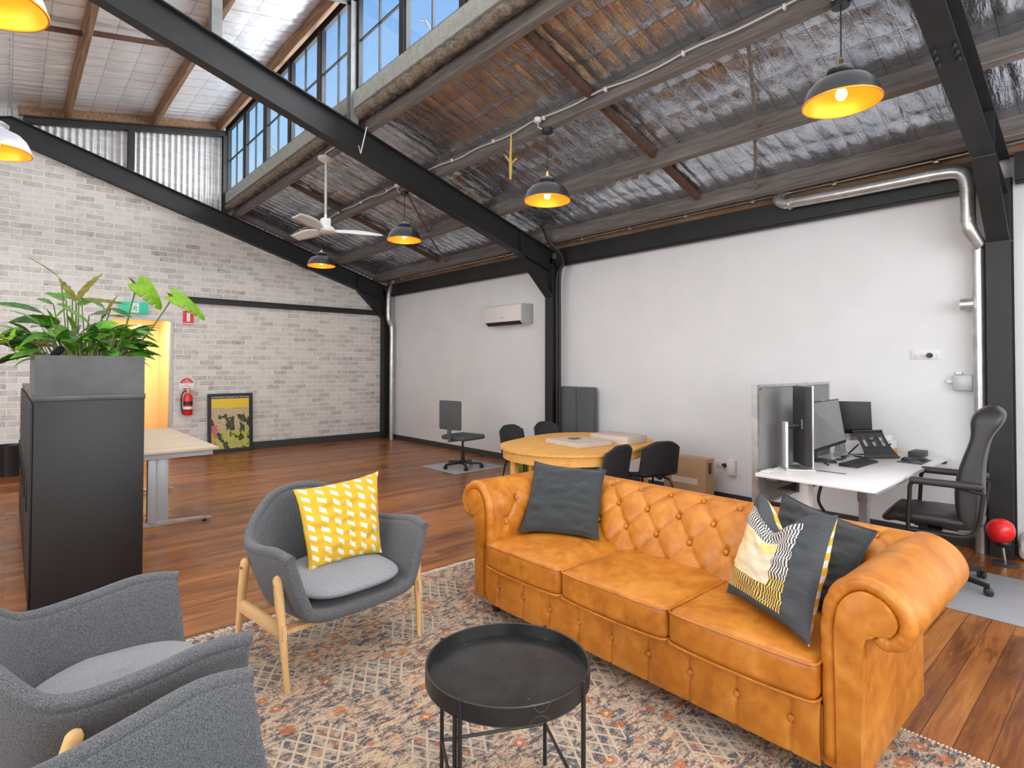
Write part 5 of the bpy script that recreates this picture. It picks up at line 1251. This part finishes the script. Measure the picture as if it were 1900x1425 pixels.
po=thing('framed_poster','black framed travel style poster with yellow sky standing against the brick wall','poster',(2.93,10.70,.135))
tilt=Matrix.Translation((2.93,10.68,.0))@Matrix.Rotation(math.radians(-3),4,'X')
def pbox(x0,x1,y0,y1,z0,z1,bm): box(bm,x0,x1,y0,y1,z0,z1,0,1,tilt)
b=B(); W_,H_=.365,1.02
for a in ((-W_,W_,-.015,.015,.0,.035),(-W_,W_,-.015,.015,H_-.035,H_),(-W_,-W_+.035,-.015,.015,.035,H_-.035),(W_-.035,W_,-.015,.015,.035,H_-.035)): pbox(*a,b)
part('frame',b,blk_plastic,po,W=True,smooth=False)
b=B(); pbox(-W_+.035,W_-.035,-.002,.004,.035,H_-.035,b); part('backing_board',b,dark_grey,po,W=True,smooth=False)
b=B(); grid(b,lambda u,v:tilt@Vector((-.305+.61*u,-.004,.065+.865*v)),1,1,uv=True); part('print',b,posterm,po,W=True,smooth=False)
text('A WINTER HOLIDAY IN THE SUN',.040,signwhite,tilt@Vector((0,-.0045,.955)),FACE_NY,po,'lettering')
text('!',.040,signwhite,tilt@Vector((.308,-.0045,.955)),FACE_NY,po,'lettering')
ex=thing('fire_extinguisher','red fire extinguisher with black hose on the brick wall','fire extinguisher',(2.255,10.66,.68))
b=B(); lathe(b,[(0,0),(.062,0),(.07,.01),(.07,.30),(.06,.335),(.035,.355),(.025,.37),(0,.372)],32); part('cylinder',b,red,ex)
b=B(); lathe(b,[(.0705,.17),(.0712,.17),(.0712,.23),(.0705,.23)],32); part('black_label',b,blk_plastic,ex); b=B(); lathe(b,[(.0705,.10),(.0712,.10),(.0712,.145),(.0705,.145)],32); part('green_white_label',b,signwhite,ex)
b=B(); tube(b,[(0,0,.37),(0,0,.41)],.02,12); box(b,-.02,.02,-.02,.02,.385,.43,.004); part('valve',b,galv,ex)
b=B(); tube(b,[(0,0,.43),(.09,0,.405)],.007,8); tube(b,[(0,0,.41),(.085,0,.385)],.007,8); tube(b,[(-.0,-.02,.40),(0,-.02,.44)],.008,8); part('handle',b,galv,ex)
b=B(); tube(b,catmull([(-.02,-.01,.40),(-.07,-.02,.39),(-.10,-.02,.30),(-.10,-.02,.15),(-.085,-.02,.06),(-.08,-.02,.02)],30),.011,10); part('hose',b,cable_black,ex)
b=B(); box(b,-.03,.03,.06,.112,.26,.34); box(b,-.072,.072,-.072,.1,.08,.092,.01); part('wall_bracket',b,blk_plastic,ex)
sg=thing('extinguisher_sign','round red and white extinguisher sign above the fire extinguisher','sign',(2.255,10.765,1.12))
b=B(); box(b,2.135,2.375,10.770,10.778,1.09,1.30); part('clear_plate',b,whitecard,sg,W=True,smooth=False)
def disc(z0,z1,R_,cx,cz,y0,y1,n=40):
    p=[]
    for k in range(n+1):
        a=-PI/2+2*PI*k/n; z=R_*math.sin(a); x=R_*math.cos(a); p.append((cx+x,cz+max(z0,min(z1,z))))
    out=[]
    for q_ in p:
        if not out or (abs(out[-1][0]-q_[0])+abs(out[-1][1]-q_[1]))>1e-5: out.append(q_)
    if abs(out[0][0]-out[-1][0])+abs(out[0][1]-out[-1][1])<1e-5: out.pop()
    bm=B(); prism(bm,out,'y',y0,y1); return bm
part('white_disc',disc(-1,1,.108,2.255,1.195,10.766,10.770),signwhite,sg,W=True,smooth=False)
def segdisc(zlo,zhi,R_,cx,cz,y0,y1):
    n=24; pts=[]
    zs=[zlo+(zhi-zlo)*k/n for k in range(n+1)]
    R1=[(cx+math.sqrt(max(0,R_*R_-z*z)),cz+z) for z in zs]; L1=[(cx-math.sqrt(max(0,R_*R_-z*z)),cz+z) for z in reversed(zs)]
    out=[]
    for q_ in R1+L1:
        if all(abs(q_[0]-o[0])+abs(q_[1]-o[1])>1e-5 for o in out): out.append(q_)
    bm=B(); prism(bm,out,'y',y0,y1); return bm
part('red_top',segdisc(.015,.100,.101,2.255,1.195,10.764,10.766),signred,sg,W=True,smooth=False)
part('red_bottom',segdisc(-.100,-.07,.101,2.255,1.195,10.764,10.766),signred,sg,W=True,smooth=False)
text('ABE',.034,signwhite,Vector((2.255,10.7635,1.255)),FACE_NY,sg); text('POWDER',.030,signwhite,Vector((2.255,10.7635,1.225)),FACE_NY,sg)
text('FIRE\nEXTINGUISHER',.020,signred,Vector((2.255,10.7655,1.165)),FACE_NY,sg)
s2=thing('extinguisher_sign','red rectangular extinguisher location sign below the steel girt','sign',(2.27,10.77,2.19))
b=B(); box(b,2.19,2.35,10.770,10.778,2.19,2.425); part('red_plate',b,signred,s2,W=True,smooth=False)
b=B(); box(b,2.245,2.295,10.768,10.770,2.245,2.40); box(b,2.255,2.32,10.768,10.770,2.385,2.395); part('extinguisher_symbol',b,signwhite,s2,W=True,smooth=False)
b=B(); box(b,2.195,2.345,10.768,10.770,2.20,2.222); part('white_strip',b,signwhite,s2,W=True,smooth=False)
text('FIRE EXTINGUISHER',.0155,signred,Vector((2.27,10.7675,2.211)),FACE_NY,s2)
es=thing('exit_sign','green running man exit sign above the doorway','sign',(1.49,10.72,2.33))
b=B(); box(b,1.30,1.68,10.70,10.775,2.33,2.51,.003); part('green_box',b,signgreen,es,W=True)
b=B(); box(b,1.445,1.555,10.697,10.70,2.345,2.495); part('white_door',b,signwhite,es,W=True,smooth=False)
b=B(); y_=10.694; c_=(1.505,2.42)
def limb(p): tube(b,[(c_[0]+a_,y_,c_[1]+q_) for a_,q_ in p],.008,6)
limb([(0,.02),(-.008,-.012)]); limb([(-.008,-.012),(.018,-.03),(.010,-.058)]); limb([(-.008,-.012),(-.026,-.034),(-.046,-.036)]); limb([(0,.018),(.022,.004),(.034,.016)]); limb([(0,.018),(-.024,.012),(-.030,-.006)])
lathe(b,[(0,-.010),(.008,-.006),(.010,0),(.008,.006),(0,.010)],10,(c_[0]+.006,y_,c_[1]+.044)); part('running_figure',b,signgreen,es,W=True)
b=B(); lathe(b,[(0,0),(.12,0),(.16,.40),(.165,.42),(.155,.42),(.115,.02),(0,.02)],28,(.05,10.35,.0)); solo('waste_bin',b,blk_plastic,'black waste bin on the floor by the brick wall at the left edge','bin')
